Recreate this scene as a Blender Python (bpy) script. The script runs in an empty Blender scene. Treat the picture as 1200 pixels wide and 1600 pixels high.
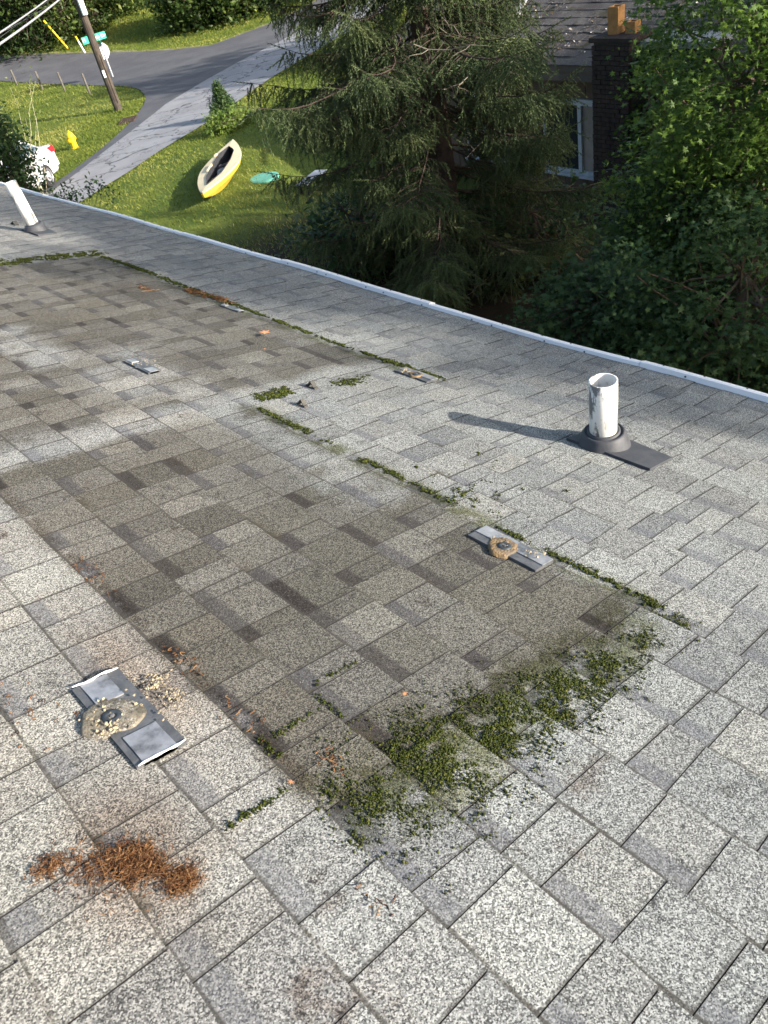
import bpy, bmesh, math
import numpy as np
from mathutils import Vector, Matrix
rad = math.radians
rng = np.random.default_rng(7)
S = bpy.context.scene
COL = S.collection

# ------------------------------------------------------------------ camera
F_PX = 1210.0                                   # focal length for a 1200 x 1600 frame
RW = np.array([[0.7094508, -0.5502058, 0.4404011],   # world axes (rows) in camera axes x right, y down, z forward
               [-0.6793109, -0.3674788, 0.6352134],  # world X = down the roof, Y = along the eave, Z = up
               [-0.1876600, -0.7498219, -0.6344689]])
cam = bpy.data.objects.new('camera', bpy.data.cameras.new('camera'))
COL.objects.link(cam)
cam.data.sensor_fit = 'VERTICAL'
cam.data.sensor_height = 24.0
cam.data.lens = 24.0 * F_PX / 1600.0
cam.data.clip_start = 0.05
cam.data.clip_end = 2000
m3 = RW @ np.diag([1, -1, -1])
cam.matrix_world = Matrix([[*m3[i], 0.0] for i in range(3)] + [[0, 0, 0, 1]])
cam.data.dof.use_dof = True
cam.data.dof.focus_distance = 2.6
cam.data.dof.aperture_fstop = 9.0
S.camera = cam

# ------------------------------------------------------------------ world, sun, exposure
SUN = np.array([0.385, -0.862, 0.330]); SUN /= np.linalg.norm(SUN)      # towards the sun
elev = math.asin(SUN[2])
W = bpy.data.worlds.new('World'); S.world = W; W.use_nodes = True
wn = W.node_tree
sky = wn.nodes.new('ShaderNodeTexSky'); sky.sky_type = 'NISHITA'; sky.sun_disc = False
sky.sun_elevation = elev
sky.sun_rotation = math.atan2(SUN[0], SUN[1])
sky.air_density = 1.0; sky.dust_density = 2.0; sky.ozone_density = 0.8
bg = wn.nodes['Background']; bg.inputs[1].default_value = 0.12
wn.links.new(sky.outputs[0], bg.inputs[0])
sl = bpy.data.lights.new('sun', 'SUN'); sl.energy = 4.8; sl.angle = rad(0.6); sl.color = (1.0, 0.93, 0.85)
so = bpy.data.objects.new('sun', sl); COL.objects.link(so)
so.rotation_euler = Vector(SUN).to_track_quat('Z', 'Y').to_euler()
S.view_settings.view_transform = 'Standard'; S.view_settings.look = 'None'
S.view_settings.gamma = 1.0; S.view_settings.use_curve_mapping = False
S.view_settings.exposure = 1.55
S.cycles.use_denoising = True
S.cycles.denoiser = 'OPENIMAGEDENOISE'; S.cycles.denoising_input_passes = 'RGB_ALBEDO_NORMAL'
S.cycles.max_bounces = 6; S.cycles.diffuse_bounces = 3; S.cycles.transparent_max_bounces = 4
S.cycles.sample_clamp_indirect = 4.0

# ------------------------------------------------------------------ measuring helpers
def ray(px, py):
    v = RW @ np.array([px - 600.0, py - 800.0, F_PX]); return v / np.linalg.norm(v)
def sm(a, b, x):
    t = np.clip((np.asarray(x, float) - a) / (b - a), 0, 1); return t * t * (3 - 2 * t)
def zg(x, y):
    r = np.hypot(x, y)
    z = -4.9 - 0.8 * sm(10, 34, y)
    z = z + 0.10 * np.maximum(0, np.sqrt((r - 50) ** 2 + 16) + (r - 50) - 4) / 2
    return z - 1.3 * sm(8, 13, x) * (1 - sm(12, 19, y))
def at(px, py, dz=0.0):
    r = ray(px, py); t = 4.0
    while t < 300:
        p = r * t
        if p[2] < zg(p[0], p[1]) + dz: break
        t += 0.02
    return p
def gp(p, dz=0.0):
    return np.array([p[0], p[1], float(zg(p[0], p[1])) + dz])

# ------------------------------------------------------------------ mesh helpers
def link(name, me, mat=None, parent=None, smooth=False):
    o = bpy.data.objects.new(name, me); COL.objects.link(o)
    if mat is not None and len(me.materials) == 0: me.materials.append(mat)
    if parent is not None: o.parent = parent
    if smooth: me.polygons.foreach_set('use_smooth', np.ones(len(me.polygons), bool))
    return o
def tag(o, label=None, cat=None, group=None, kind=None):
    for k, v in (('label', label), ('category', cat), ('group', group), ('kind', kind)):
        if v: o[k] = v
    return o
def empty(name, loc=(0, 0, 0), rz=0.0):
    o = bpy.data.objects.new(name, None); COL.objects.link(o)
    o.location = [float(c) for c in loc]; o.rotation_euler = (0, 0, rz); o.empty_display_size = 0.1
    return o
class MB:
    def __init__(s): s.v = []; s.f = []; s.n = 0; s.sm = []
    def add(s, v, f):
        v = np.asarray(v, float).reshape(-1, 3); s.v.append(v)
        s.f += [tuple(int(i) + s.n for i in q) for q in f]; s.n += len(v); return s
    def box(s, lo, hi, M=None):
        x0, y0, z0 = lo; x1, y1, z1 = hi
        v = np.array([[x0,y0,z0],[x1,y0,z0],[x1,y1,z0],[x0,y1,z0],[x0,y0,z1],[x1,y0,z1],[x1,y1,z1],[x0,y1,z1]], float)
        if M is not None: v = v @ np.asarray(M)[:3, :3].T + np.asarray(M)[:3, 3]
        return s.add(v, [(3,2,1,0),(4,5,6,7),(0,1,5,4),(1,2,6,5),(2,3,7,6),(3,0,4,7)])
    def rings(s, rings, cap0=True, cap1=True):
        n = len(rings[0]); f = []
        for i in range(len(rings) - 1):
            for j in range(n):
                k = (j + 1) % n; f.append((i*n+j, i*n+k, (i+1)*n+k, (i+1)*n+j))
        if cap0: f.append(tuple(range(n))[::-1])
        if cap1: f.append(tuple((len(rings)-1)*n + j for j in range(n)))
        return s.add(np.concatenate(rings), f)
    def tube(s, pts, r, n=6, caps=True):
        pts = np.asarray(pts, float); r = np.broadcast_to(np.asarray(r, float), (len(pts),))
        t = np.gradient(pts, axis=0); t /= np.linalg.norm(t, axis=1)[:, None] + 1e-12
        ref = np.array([0, 0, 1.0]) if abs(t[0][2]) < 0.9 else np.array([1.0, 0, 0])
        out = []
        a = np.cross(t[0], ref); a /= np.linalg.norm(a)
        ang = np.arange(n) * 2 * np.pi / n
        for p, tt, rr in zip(pts, t, r):
            a = a - tt * (a @ tt); a /= np.linalg.norm(a) + 1e-12; b = np.cross(tt, a)
            out.append(p + rr * (np.cos(ang)[:, None] * a + np.sin(ang)[:, None] * b))
        return s.rings(out, caps, caps)
    def lathe(s, prof, n=20, M=None, cap0=True, cap1=True):
        ang = np.arange(n) * 2 * np.pi / n; out = []
        for r, z in prof:
            v = np.stack([r*np.cos(ang), r*np.sin(ang), np.full(n, z)], 1)
            if M is not None: v = v @ np.asarray(M)[:3, :3].T + np.asarray(M)[:3, 3]
            out.append(v)
        return s.rings(out, cap0, cap1)
    def build(s, name, mat, parent=None, smooth=False):
        me = bpy.data.meshes.new(name)
        me.from_pydata(np.concatenate(s.v).tolist(), [], s.f); me.update()
        return link(name, me, mat, parent, smooth)
def big_mesh(name, V, T, mat, parent=None, tone=None, extra=None):
    """V (n,3), T (m,k) faces of equal size; tone = per-vertex float attribute"""
    me = bpy.data.meshes.new(name); k = T.shape[1]
    me.vertices.add(len(V)); me.vertices.foreach_set('co', np.ascontiguousarray(V, np.float32).ravel())
    me.loops.add(T.size); me.loops.foreach_set('vertex_index', np.ascontiguousarray(T, np.int32).ravel())
    me.polygons.add(len(T)); me.polygons.foreach_set('loop_start', np.arange(0, T.size, k, dtype=np.int32))
    me.update(calc_edges=True)
    if tone is not None:
        me.attributes.new('tone', 'FLOAT', 'POINT').data.foreach_set('value', np.ascontiguousarray(tone, np.float32))
    return link(name, me, mat, parent)
def frame(axis, up=(0, 0, 1)):
    z = np.asarray(axis, float); z = z / np.linalg.norm(z)
    x = np.cross(up, z)
    if np.linalg.norm(x) < 1e-4: x = np.cross((1.0, 0, 0), z)
    x /= np.linalg.norm(x); return np.stack([x, np.cross(z, x), z], 1)
def mtx(R3, loc):
    M = np.eye(4); M[:3, :3] = R3; M[:3, 3] = loc; return M
def rand_rot(n, tilt=None):
    """random rotation matrices (n,3,3); tilt limits how far local Z leans from world Z"""
    az = rng.uniform(0, 2*np.pi, n); tl = np.abs(rng.normal(0, tilt, n)) if tilt else np.arccos(rng.uniform(-1, 1, n))
    sp = rng.uniform(0, 2*np.pi, n)
    def Rz(a): c, s_, o, z = np.cos(a), np.sin(a), np.ones(n), np.zeros(n); return np.stack([np.stack([c,-s_,z],1),np.stack([s_,c,z],1),np.stack([z,z,o],1)],1)
    c, s_, o, z = np.cos(tl), np.sin(tl), np.ones(n), np.zeros(n)
    Ry = np.stack([np.stack([c,z,s_],1),np.stack([z,o,z],1),np.stack([-s_,z,c],1)],1)
    return Rz(az) @ Ry @ Rz(sp)
def scatter(tv, tt, pos, rot, size, tone):
    n = len(pos); k = len(tv)
    V = np.einsum('nij,kj->nki', rot, tv) * size[:, None, None] + pos[:, None, :]
    T = (np.arange(n)[:, None, None] * k + tt[None]).reshape(-1, tt.shape[1])
    return V.reshape(-1, 3), T, np.repeat(tone, k)

# ------------------------------------------------------------------ material helpers
class NT:
    def __init__(s, name):
        s.m = bpy.data.materials.new(name); s.m.use_nodes = True; s.t = s.m.node_tree
        s.b = s.t.nodes['Principled BSDF']
    def n(s, t, **kw):
        x = s.t.nodes.new(t)
        for k, v in kw.items(): setattr(x, k, v)
        return x
    def put(s, sock, v):
        if hasattr(v, 'is_output'): s.t.links.new(v, sock)
        elif isinstance(v, (tuple, list)) and sock.type == 'RGBA' and len(v) == 3: sock.default_value = (*v, 1)
        else: sock.default_value = v
    def math(s, op, a, b=0.0, c=None):
        x = s.n('ShaderNodeMath', operation=op); s.put(x.inputs[0], a); s.put(x.inputs[1], b)
        if c is not None: s.put(x.inputs[2], c)
        return x.outputs[0]
    def ss(s, x, a, b):
        m = s.n('ShaderNodeMapRange', interpolation_type='SMOOTHSTEP'); s.put(m.inputs[0], x)
        m.inputs[1].default_value = a; m.inputs[2].default_value = b; return m.outputs[0]
    def mix(s, fac, a, b, mode='MIX'):
        x = s.n('ShaderNodeMix', data_type='RGBA', blend_type=mode); s.put(x.inputs[0], fac)
        s.put(x.inputs[6], a); s.put(x.inputs[7], b); return x.outputs[2]
    def noise(s, scale, detail=3.0, vec=None, rough=0.6):
        x = s.n('ShaderNodeTexNoise'); x.inputs['Scale'].default_value = scale; x.inputs['Detail'].default_value = detail
        x.inputs['Roughness'].default_value = rough
        s.put(x.inputs['Vector'], vec if vec is not None else s.pos()); return x.outputs['Fac']
    def pos(s):
        if not hasattr(s, '_p'): s._p = s.n('ShaderNodeNewGeometry').outputs['Position']
        return s._p
    def obj(s):
        if not hasattr(s, '_o'): s._o = s.n('ShaderNodeTexCoord').outputs['Object']
        return s._o
    def attr(s, nm):
        return s.n('ShaderNodeAttribute', attribute_name=nm).outputs['Fac']
    def ramp(s, fac, stops, interp='LINEAR'):
        x = s.n('ShaderNodeValToRGB'); x.color_ramp.interpolation = interp
        e = x.color_ramp.elements
        while len(e) < len(stops): e.new(0.5)
        for el, (p, c) in zip(e, stops):
            el.position = p; el.color = (*c, 1) if len(c) == 3 else c
        s.put(x.inputs[0], fac); return x.outputs[0]
    def bump(s, h, strength=0.3, dist=0.01):
        x = s.n('ShaderNodeBump'); x.inputs['Strength'].default_value = strength; x.inputs['Distance'].default_value = dist
        s.put(x.inputs['Height'], h); s.t.links.new(x.outputs[0], s.b.inputs['Normal'])
    def done(s, col, rough=0.7, spec=0.3, metal=0.0):
        s.put(s.b.inputs['Base Color'], col); s.put(s.b.inputs['Roughness'], rough)
        s.b.inputs['Specular IOR Level'].default_value = spec; s.put(s.b.inputs['Metallic'], metal); return s.m
def plain(name, c1, c2=None, scale=8.0, rough=0.6, spec=0.3, metal=0.0, bump=0.15, dirt=None, dscale=3.0, damt=0.5):
    t = NT(name); c = c1
    if c2 is not None: c = t.mix(t.ss(t.noise(scale, 4), 0.35, 0.65), c1, c2)
    if dirt is not None: c = t.mix(t.math('MULTIPLY', t.ss(t.noise(dscale, 6, rough=0.75), 0.5, 0.68), damt), c, dirt)
    if bump: t.bump(t.noise(scale * 6, 3), bump, 0.01)
    return t.done(c, rough, spec, metal)
def leafy(name, stops, trans=0.3, rough=0.55, spec=0.25):
    t = NT(name); c = t.ramp(t.attr('tone'), stops)
    t.done(c, rough, spec)
    tr = t.n('ShaderNodeBsdfTranslucent'); t.put(tr.inputs[0], t.mix(0.5, c, (0.30, 0.42, 0.05), 'MULTIPLY'))
    t.put(tr.inputs[0], c)
    mx = t.n('ShaderNodeMixShader'); mx.inputs[0].default_value = trans
    out = t.t.nodes['Material Output']
    t.t.links.new(t.b.outputs[0], mx.inputs[1]); t.t.links.new(tr.outputs[0], mx.inputs[2]); t.t.links.new(mx.outputs[0], out.inputs[0])
    return t.m

# ------------------------------------------------------------------ roof plane
DW = np.array([0.9560901, 0.0, -0.2930730]); NR = np.array([0.2930730, 0.0, 0.9560901])
SAG_U = np.array([-3, 0.5, 1.0, 1.5, 2.0, 2.6, 3.3, 4.3, 5.4, 6.9, 9.0, 12, 16])
SAG_D = np.array([0, -.015, -.016, -.017, -.020, -.015, -.007, .005, .015, .022, .018, 0, 0])
EAVE = 3.05; EXPO = 0.1475; U0, U1 = -2.2, 12.5; W0 = -0.95
def RP(w, u, h=0.0):
    """point on the roof: w metres down the slope, u along the courses, h above the surface"""
    w, u, h = np.broadcast_arrays(*[np.asarray(q, float) for q in (w, u, h)])
    d = np.interp(u, SAG_U, SAG_D) * sm(1.3, 3.0, w) + 0.003*np.sin(u*2.3+w*1.7) + 0.002*np.sin(u*5.1-w*4.0)
    P = w[..., None]*DW + u[..., None]*np.array([0, 1.0, 0]) + (h + d - 1.0)[..., None]*NR
    return P

def roof_material():
    t = NT('asphalt_shingle'); P = t.pos()
    def vm(v):
        x = t.n('ShaderNodeVectorMath', operation='DOT_PRODUCT'); t.put(x.inputs[0], P); x.inputs[1].default_value = v
        return x.outputs['Value']
    w = vm(tuple(DW)); u = vm((0, 1, 0))
    nb = t.noise(4.0, 4); nb2 = t.noise(14.0, 4, rough=0.7)
    off = t.math('ADD', t.math('MULTIPLY', t.math('SUBTRACT', nb, 0.5), 0.22), t.math('MULTIPLY', t.math('SUBTRACT', nb2, 0.5), 0.10))
    wd = t.math('ADD', w, off); ud = t.math('ADD', u, t.math('MULTIPLY', off, -0.9))
    def box(w0, w1, u0, u1, s=0.05, W_=wd, U_=ud):
        a = t.math('MULTIPLY', t.ss(W_, w0-s, w0+s), t.ss(W_, w1+s, w1-s))
        b = t.math('MULTIPLY', t.ss(U_, u0-s, u0+s), t.ss(U_, u1+s, u1-s)); return t.math('MULTIPLY', a, b)
    def disc(cw, cu, rw, ru, soft=0.5):
        a = t.math('DIVIDE', t.math('SUBTRACT', wd, cw), rw); b = t.math('DIVIDE', t.math('SUBTRACT', ud, cu), ru)
        d = t.math('SQRT', t.math('ADD', t.math('MULTIPLY', a, a), t.math('MULTIPLY', b, b)))
        return t.ss(d, 1+soft, 1-soft)
    def vor(scale):
        x = t.n('ShaderNodeTexVoronoi'); x.inputs['Scale'].default_value = scale; t.put(x.inputs['Vector'], P)
        s_ = t.n('ShaderNodeSeparateColor'); t.put(s_.inputs[0], x.outputs['Color']); return s_.outputs[0], s_.outputs[1]
    g1, g1b = vor(520.0); g2, _ = vor(170.0)
    g = t.math('ADD', t.math('MULTIPLY', g1, 0.90), t.math('MULTIPLY', g2, 0.10))
    lost = t.ss(t.noise(11.0, 6, rough=0.8), 0.55, 0.68)
    g = t.math('SUBTRACT', g, t.math('MULTIPLY', lost, 0.20))
    clean = t.ramp(g, [(0.0, (.034,.034,.034)), (0.25, (.09,.09,.086)), (0.45, (.185,.184,.174)), (0.62, (.262,.26,.242)), (0.90, (.455,.45,.415))])
    tone = t.attr('tone'); hue = t.attr('hue'); frac = t.attr('frac'); band = t.attr('band')
    c = t.mix(1.0, clean, t.ramp(tone, [(0, (.66,.66,.675)), (0.5, (.93,.93,.925)), (1, (1.18,1.165,1.12))]), 'MULTIPLY')
    c = t.mix(0.35, c, t.mix(1.0, c, t.ramp(hue, [(0, (1.0,.95,.88)), (0.5, (1,1,1)), (1, (.93,.98,1.0))]), 'MULTIPLY'))
    c = t.mix(t.ss(t.math('ADD', w, t.math('MULTIPLY', u, -.45)), .0, .55), c, t.mix(1.0, c, (.90, .93, .945), 'MULTIPLY'))
    # warm bleached field left of the old panels
    c = t.mix(t.math('MULTIPLY', box(-1.0, 0.50, 0.6, 4.0, 0.2), 0.55), c, t.mix(1.0, c, (1.07, 1.02, .93), 'MULTIPLY'))
    # grime where the panels used to lie, with paler seams and patches
    st = t.math('MAXIMUM', box(0.525, 1.42, 0.62, 2.22, 0.04), box(0.25, 2.17, 2.36, 5.08, 0.05))
    seam = t.math('MAXIMUM', t.math('MULTIPLY', box(0.2, 1.3, 2.24, 2.44, 0.06), .6), box(0.98, 1.22, 3.05, 3.75, 0.07))
    seam = t.math('MAXIMUM', seam, t.math('MAXIMUM', box(1.24, 1.43, 1.35, 3.15, 0.06), disc(1.25, 2.72, .15, .26)))
    st = t.math('MULTIPLY', st, t.math('SUBTRACT', 1.0, t.math('MULTIPLY', seam, t.math('MULTIPLY', t.ss(t.noise(6, 4), .3, .55), .9))))
    st = t.math('MULTIPLY', st, t.ss(t.noise(2.2, 4), 0.18, 0.42))
    st = t.math('MULTIPLY', st, t.math('ADD', .62, t.math('MULTIPLY', hue, .45)))
    streak = t.n('ShaderNodeCombineXYZ'); t.put(streak.inputs[0], t.math('MULTIPLY', w, 1.2)); t.put(streak.inputs[1], t.math('MULTIPLY', u, 9.0))
    st = t.math('MULTIPLY', st, t.ss(t.noise(1.5, 5, streak.outputs[0], .7), .12, .38))
    c = t.mix(t.math('MINIMUM', t.math('MULTIPLY', st, 1.02), 1.0), c, t.mix(1.0, c, (.42, .385, .335), 'MULTIPLY'))
    # dark granule band of the shingle, at the top of some pieces
    edge = t.math('ADD', frac, t.math('MULTIPLY', t.math('SUBTRACT', nb2, 0.5), 0.12))
    bm_ = t.math('MULTIPLY', band, t.ss(edge, 0.36, 0.28))
    dark = t.ramp(g1b, [(0, (.035,.036,.042)), (0.5, (.085,.088,.10)), (0.93, (.16,.165,.18)), (1.0, (.40,.40,.40))])
    c = t.mix(t.math('MULTIPLY', bm_, t.math('ADD', .58, t.math('MULTIPLY', st, .40))), c, t.mix(st, dark, t.mix(1.0, dark, (.30,.25,.20), 'MULTIPLY')))
    # green film round the moss
    film = t.math('MAXIMUM', box(0.55, 1.40, 0.54, 0.70, 0.05), box(1.40, 1.47, 0.6, 2.2, 0.025, t.math('ADD', w, t.math('MULTIPLY', off, 0.15)), ud))
    film = t.math('MAXIMUM', film, box(2.13, 2.20, 2.0, 5.1, 0.03, t.math('ADD', w, t.math('MULTIPLY', off, 0.15)), ud))
    film = t.math('MULTIPLY', film, t.ss(nb2, 0.36, 0.56))
    c = t.mix(t.math('MULTIPLY', film, 0.80), c, t.mix(1.0, c, (.30, .32, .13), 'MULTIPLY'))
    # rust brown tannin under needle litter, dark moss dust at some butt joints
    tan = t.math('MAXIMUM', disc(.27, .78, .10, .13, .6), disc(.46, 1.15, .06, .2, .8))
    tan = t.math('MAXIMUM', tan, t.math('MULTIPLY', t.ss(t.noise(5.5, 5, rough=0.7), 0.60, 0.72), t.ss(w, 2.3, 0.4)))
    c = t.mix(t.math('MULTIPLY', tan, 0.42), c, t.mix(1.0, c, (.52, .30, .17), 'MULTIPLY'))
    step = t.math('MULTIPLY', box(0.522, 0.556, 0.72, 2.3, 0.012, w, u), t.ss(nb2, 0.30, 0.55))  # brown dirt band along the long step
    c = t.mix(t.math('MULTIPLY', step, 0.5), c, t.mix(1.0, c, (.30, .23, .16), 'MULTIPLY'))
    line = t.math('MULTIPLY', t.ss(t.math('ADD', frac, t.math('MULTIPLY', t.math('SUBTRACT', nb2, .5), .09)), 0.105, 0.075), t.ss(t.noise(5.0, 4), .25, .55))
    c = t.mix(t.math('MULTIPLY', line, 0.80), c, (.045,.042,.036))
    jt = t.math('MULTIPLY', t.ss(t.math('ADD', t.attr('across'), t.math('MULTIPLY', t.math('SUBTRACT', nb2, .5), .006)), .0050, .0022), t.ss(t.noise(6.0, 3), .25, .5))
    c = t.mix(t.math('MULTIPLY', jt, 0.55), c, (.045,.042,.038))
    gap = t.math('MULTIPLY', t.ss(t.noise(7.0, 5, rough=0.7), 0.57, 0.66), t.ss(frac, 0.28, 0.05))
    c = t.mix(t.math('MULTIPLY', gap, 0.75), c, (.045, .038, .025))
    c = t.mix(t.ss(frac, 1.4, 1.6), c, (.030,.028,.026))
    c = t.mix(1.0, c, t.ramp(t.noise(1.7, 3), [(0.3, (.88,.88,.88)), (0.7, (1.08,1.08,1.08))]), 'MULTIPLY')
    t.bump(g1, 0.55, 0.004)
    return t.done(c, 0.9, 0.15)
M_SH = roof_material()
M_DECK = plain('roof_felt', (.03,.03,.032), rough=.95, bump=0)
M_WHITE = plain('white_metal', (.80,.79,.77), (.74,.73,.71), 2, .45, .4, 0, 0)
M_WALL = plain('siding_paint', (.50,.47,.40), (.46,.43,.37), 2, .7)

house = empty('house', RP(EAVE, 1.0) - [0, 0, 3.1])
tag(house, 'house under the camera with grey laminated shingle roof and white metal eave', 'house')
hinv = -np.array(house.location)
def H(mb, name, mat, parent=None, smooth=False):
    """build in world coordinates, then hang under the house"""
    o = mb.build(name, mat, None, smooth); p = parent or house
    o.parent = p; o.matrix_parent_inverse = Matrix.Translation(Vector(hinv)); return o
# deck, both slopes
ug = np.arange(U0, U1 + .01, 0.25); wg = np.concatenate([[W0], np.arange(-0.8, EAVE, 0.2), [EAVE-0.01]])
G = RP(wg[:, None], ug[None], -0.004); nw, nu = G.shape[:2]
V = G.reshape(-1, 3); Q = [(i*nu+j, i*nu+j+1, (i+1)*nu+j+1, (i+1)*nu+j) for i in range(nw-1) for j in range(nu-1)]
mb = MB().add(V, [q[::-1] for q in Q])
roof = mb.build('roof', M_DECK); roof.parent = house; roof.matrix_parent_inverse = Matrix.Translation(Vector(hinv))
ridge0, ridge1 = RP(W0, U0), RP(W0, U1)
bs0 = ridge0 + np.array([-4.2, 0, -1.29]); bs1 = ridge1 + np.array([-4.2, 0, -1.29])
H(MB().add([ridge0, ridge1, bs1, bs0], [(0, 1, 2, 3)]), 'back_slope', M_SH)
ez = RP(EAVE, 1.0)[2]
mb = MB()
xw = RP(EAVE, 0)[0] - 0.45; xb = bs0[0] + .4
mb.box((xb, U0+.3, ez-3.6), (xw, U1-.3, ez-.06))
H(mb, 'wall', M_WALL)

# shingles: course by course, alternating full tabs and thin cut-outs
def shingle_piece(w0, w1, ua, ub, th, j):
    """top sheet and edges; j = small random skews"""
    wb = w1 + j[0]
    c = [(w0, ua+j[1], .0008), (w0, ub+j[2], .0008), (wb+j[4], ub+j[3], th), (wb, ua+j[5], th)]
    mid_a = ((w0+wb)/2, ua+(j[1]+j[5])/2, th*.5+.0005); mid_b = ((w0+wb)/2, ub+(j[2]+j[3])/2, th*.5+.0005)
    P = np.array([RP(*q) for q in (c[0], c[1], mid_b, c[2], c[3], mid_a)])
    lo = np.array([RP(q[0], q[1], -.003) for q in (c[0], c[1], mid_b, c[2], c[3], mid_a)])
    V = np.concatenate([P, P, lo])
    f = [(0,5,2,1), (5,4,3,2)] + [tuple(i + 6 for i in q) for q in ((4,10,9,3), (3,9,8,2), (2,8,7,1), (5,11,10,4), (0,6,11,5))]
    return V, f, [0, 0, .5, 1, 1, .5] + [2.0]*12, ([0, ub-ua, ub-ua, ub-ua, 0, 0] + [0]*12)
pieces = []; U_ = rng.uniform
k0 = int(math.floor((W0 - 0.524) / EXPO)); k1 = int(math.ceil((EAVE - .02 - 0.524) / EXPO))
for k in range(k0, k1 + 1):
    wb = min(0.524 + k*EXPO, EAVE - .012); wt = 0.524 + (k-1)*EXPO - .006
    if wb - wt < .05: continue
    u = U0 + rng.uniform(-.2, 0); tab = rng.random() < .5; pj = (0.0, 0.0)
    while u < U1:
        wd_ = rng.uniform(.075, .155) if tab else rng.uniform(.045, .135)
        if rng.random() < .08: wd_ *= 1.35
        j = rng.normal(0, .0022, 6); j[0] *= .6; j[4] *= .6; j[1], j[5] = pj; pj = (j[2], j[3])
        lift = .0022 * max(0, rng.normal(0, .7)) if rng.random() < .0 else 0
        th = (.0050 if tab else .0037) + abs(lift)*.6 + rng.uniform(0, .0012)
        V, f, fr, ac = shingle_piece(wt, wb, u+.0010, u+wd_-.0010, th, j)
        band = (U_(.7, 1.0) if rng.random() < .86 else 0.0) if not tab else (U_(.5, 1) if rng.random() < .08 else 0.0)
        tone = np.clip(rng.normal(.58 if tab else .46, .14), 0, 1); hue = rng.random()
        c = V[:4].mean(0); z = (RW.T @ c); px = F_PX*z[0]/z[2]+600; py = F_PX*z[1]/z[2]+800
        inside = z[2] > .2 and -60 < px < 1260 and 200 < py < 1690
        pieces.append((np.linalg.norm(c) if inside else 1e3+np.linalg.norm(c), V, f, fr, tone, hue, band, ac))
        u += wd_; tab = not tab if rng.random() < .9 else tab
pieces.sort(key=lambda q: q[0])
def shingle_mesh(name, items):
    me = bpy.data.meshes.new(name); vs = []; fs = []; at_ = {k: [] for k in ('frac', 'tone', 'hue', 'band', 'across')}; n = 0
    for _, V, f, fr, tone, hue, band, ac in items:
        vs.append(V); fs += [tuple(i+n for i in q) for q in f]; n += len(V)
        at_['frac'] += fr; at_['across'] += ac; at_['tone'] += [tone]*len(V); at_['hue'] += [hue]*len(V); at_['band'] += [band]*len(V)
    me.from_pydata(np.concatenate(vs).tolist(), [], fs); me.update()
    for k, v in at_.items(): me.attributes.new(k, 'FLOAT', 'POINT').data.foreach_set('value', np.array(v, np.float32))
    o = link(name, me, M_SH); o.parent = roof
    o.matrix_parent_inverse = Matrix.Identity(4)
    return o
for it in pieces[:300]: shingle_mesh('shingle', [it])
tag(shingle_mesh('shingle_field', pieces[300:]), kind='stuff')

# white metal eave strips with nail heads
M_NAIL = plain('nail_head', (.10,.10,.10), rough=.6, bump=0)
joints = [-2.2, -.95, .32, 1.60, 2.86, 4.18, 5.45, 6.75, 8.0, 9.3, 10.6, 12.5]
for a, b in zip(joints[:-1], joints[1:]):
    us = np.linspace(a+.002, b-.002, 8); prof = [(w_+.052, h_) for w_, h_ in ((2.962,-.002),(2.964,.022),(2.972,.026),(3.008,.020),(3.013,.015),(3.015,-.02),(3.012,-.09),(2.996,-.09),(2.994,-.006))]
    dj = rng.normal(0, .0025)
    rings = [np.array([RP(w_, uu, h_+dj) for w_, h_ in prof]) for uu in us]
    st = H(MB().rings(rings), 'eave_strip', M_WHITE)
    nm = MB()
    for uu in np.arange(a+.1, b, .23):
        for hh, ww in ((.0245, 3.040), (.012, 3.0145)):
            if rng.random() < .35 and ww < 3.02: continue
            uj = uu + rng.uniform(-.08, .08)
            c = RP(ww, uj, hh + dj - .001)
            nm.lathe([(.0045, 0), (.0045, .002), (.001, .0035)], 6, mtx(frame(NR if ww > 3.02 else -DW), c))
    nh = nm.build('nail_head', M_NAIL); nh.parent = st; tag(nh, kind='stuff')

# ------------------------------------------------------------------ things on the roof
def pvc_material():
    t = NT('weathered_pvc'); o = t.obj()
    mp = t.n('ShaderNodeMapping'); mp.inputs['Scale'].default_value = (1, 1, .35); t.put(mp.inputs[0], o)
    smear = t.ss(t.noise(22.0, 6, mp.outputs[0], .7), .49, .56)
    sx = t.n('ShaderNodeSeparateXYZ'); t.put(sx.inputs[0], o)
    side = t.math('ADD', t.ss(sx.outputs[0], .022, -.026), t.ss(sx.outputs[0], .028, .040))
    c = t.mix(t.math('MULTIPLY', smear, t.math('MULTIPLY', side, .85)), (.66,.645,.60), (.05,.05,.05))
    c = t.mix(t.math('MULTIPLY', t.ss(t.noise(60, 4), .62, .72), .35), c, (.25,.23,.2))
    return t.done(c, .45, .4)
M_PVC = pvc_material()
M_RUBBER = plain('rubber_boot', (.035,.037,.042), (.05,.052,.056), 20, .6, .35, bump=.08)
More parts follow.
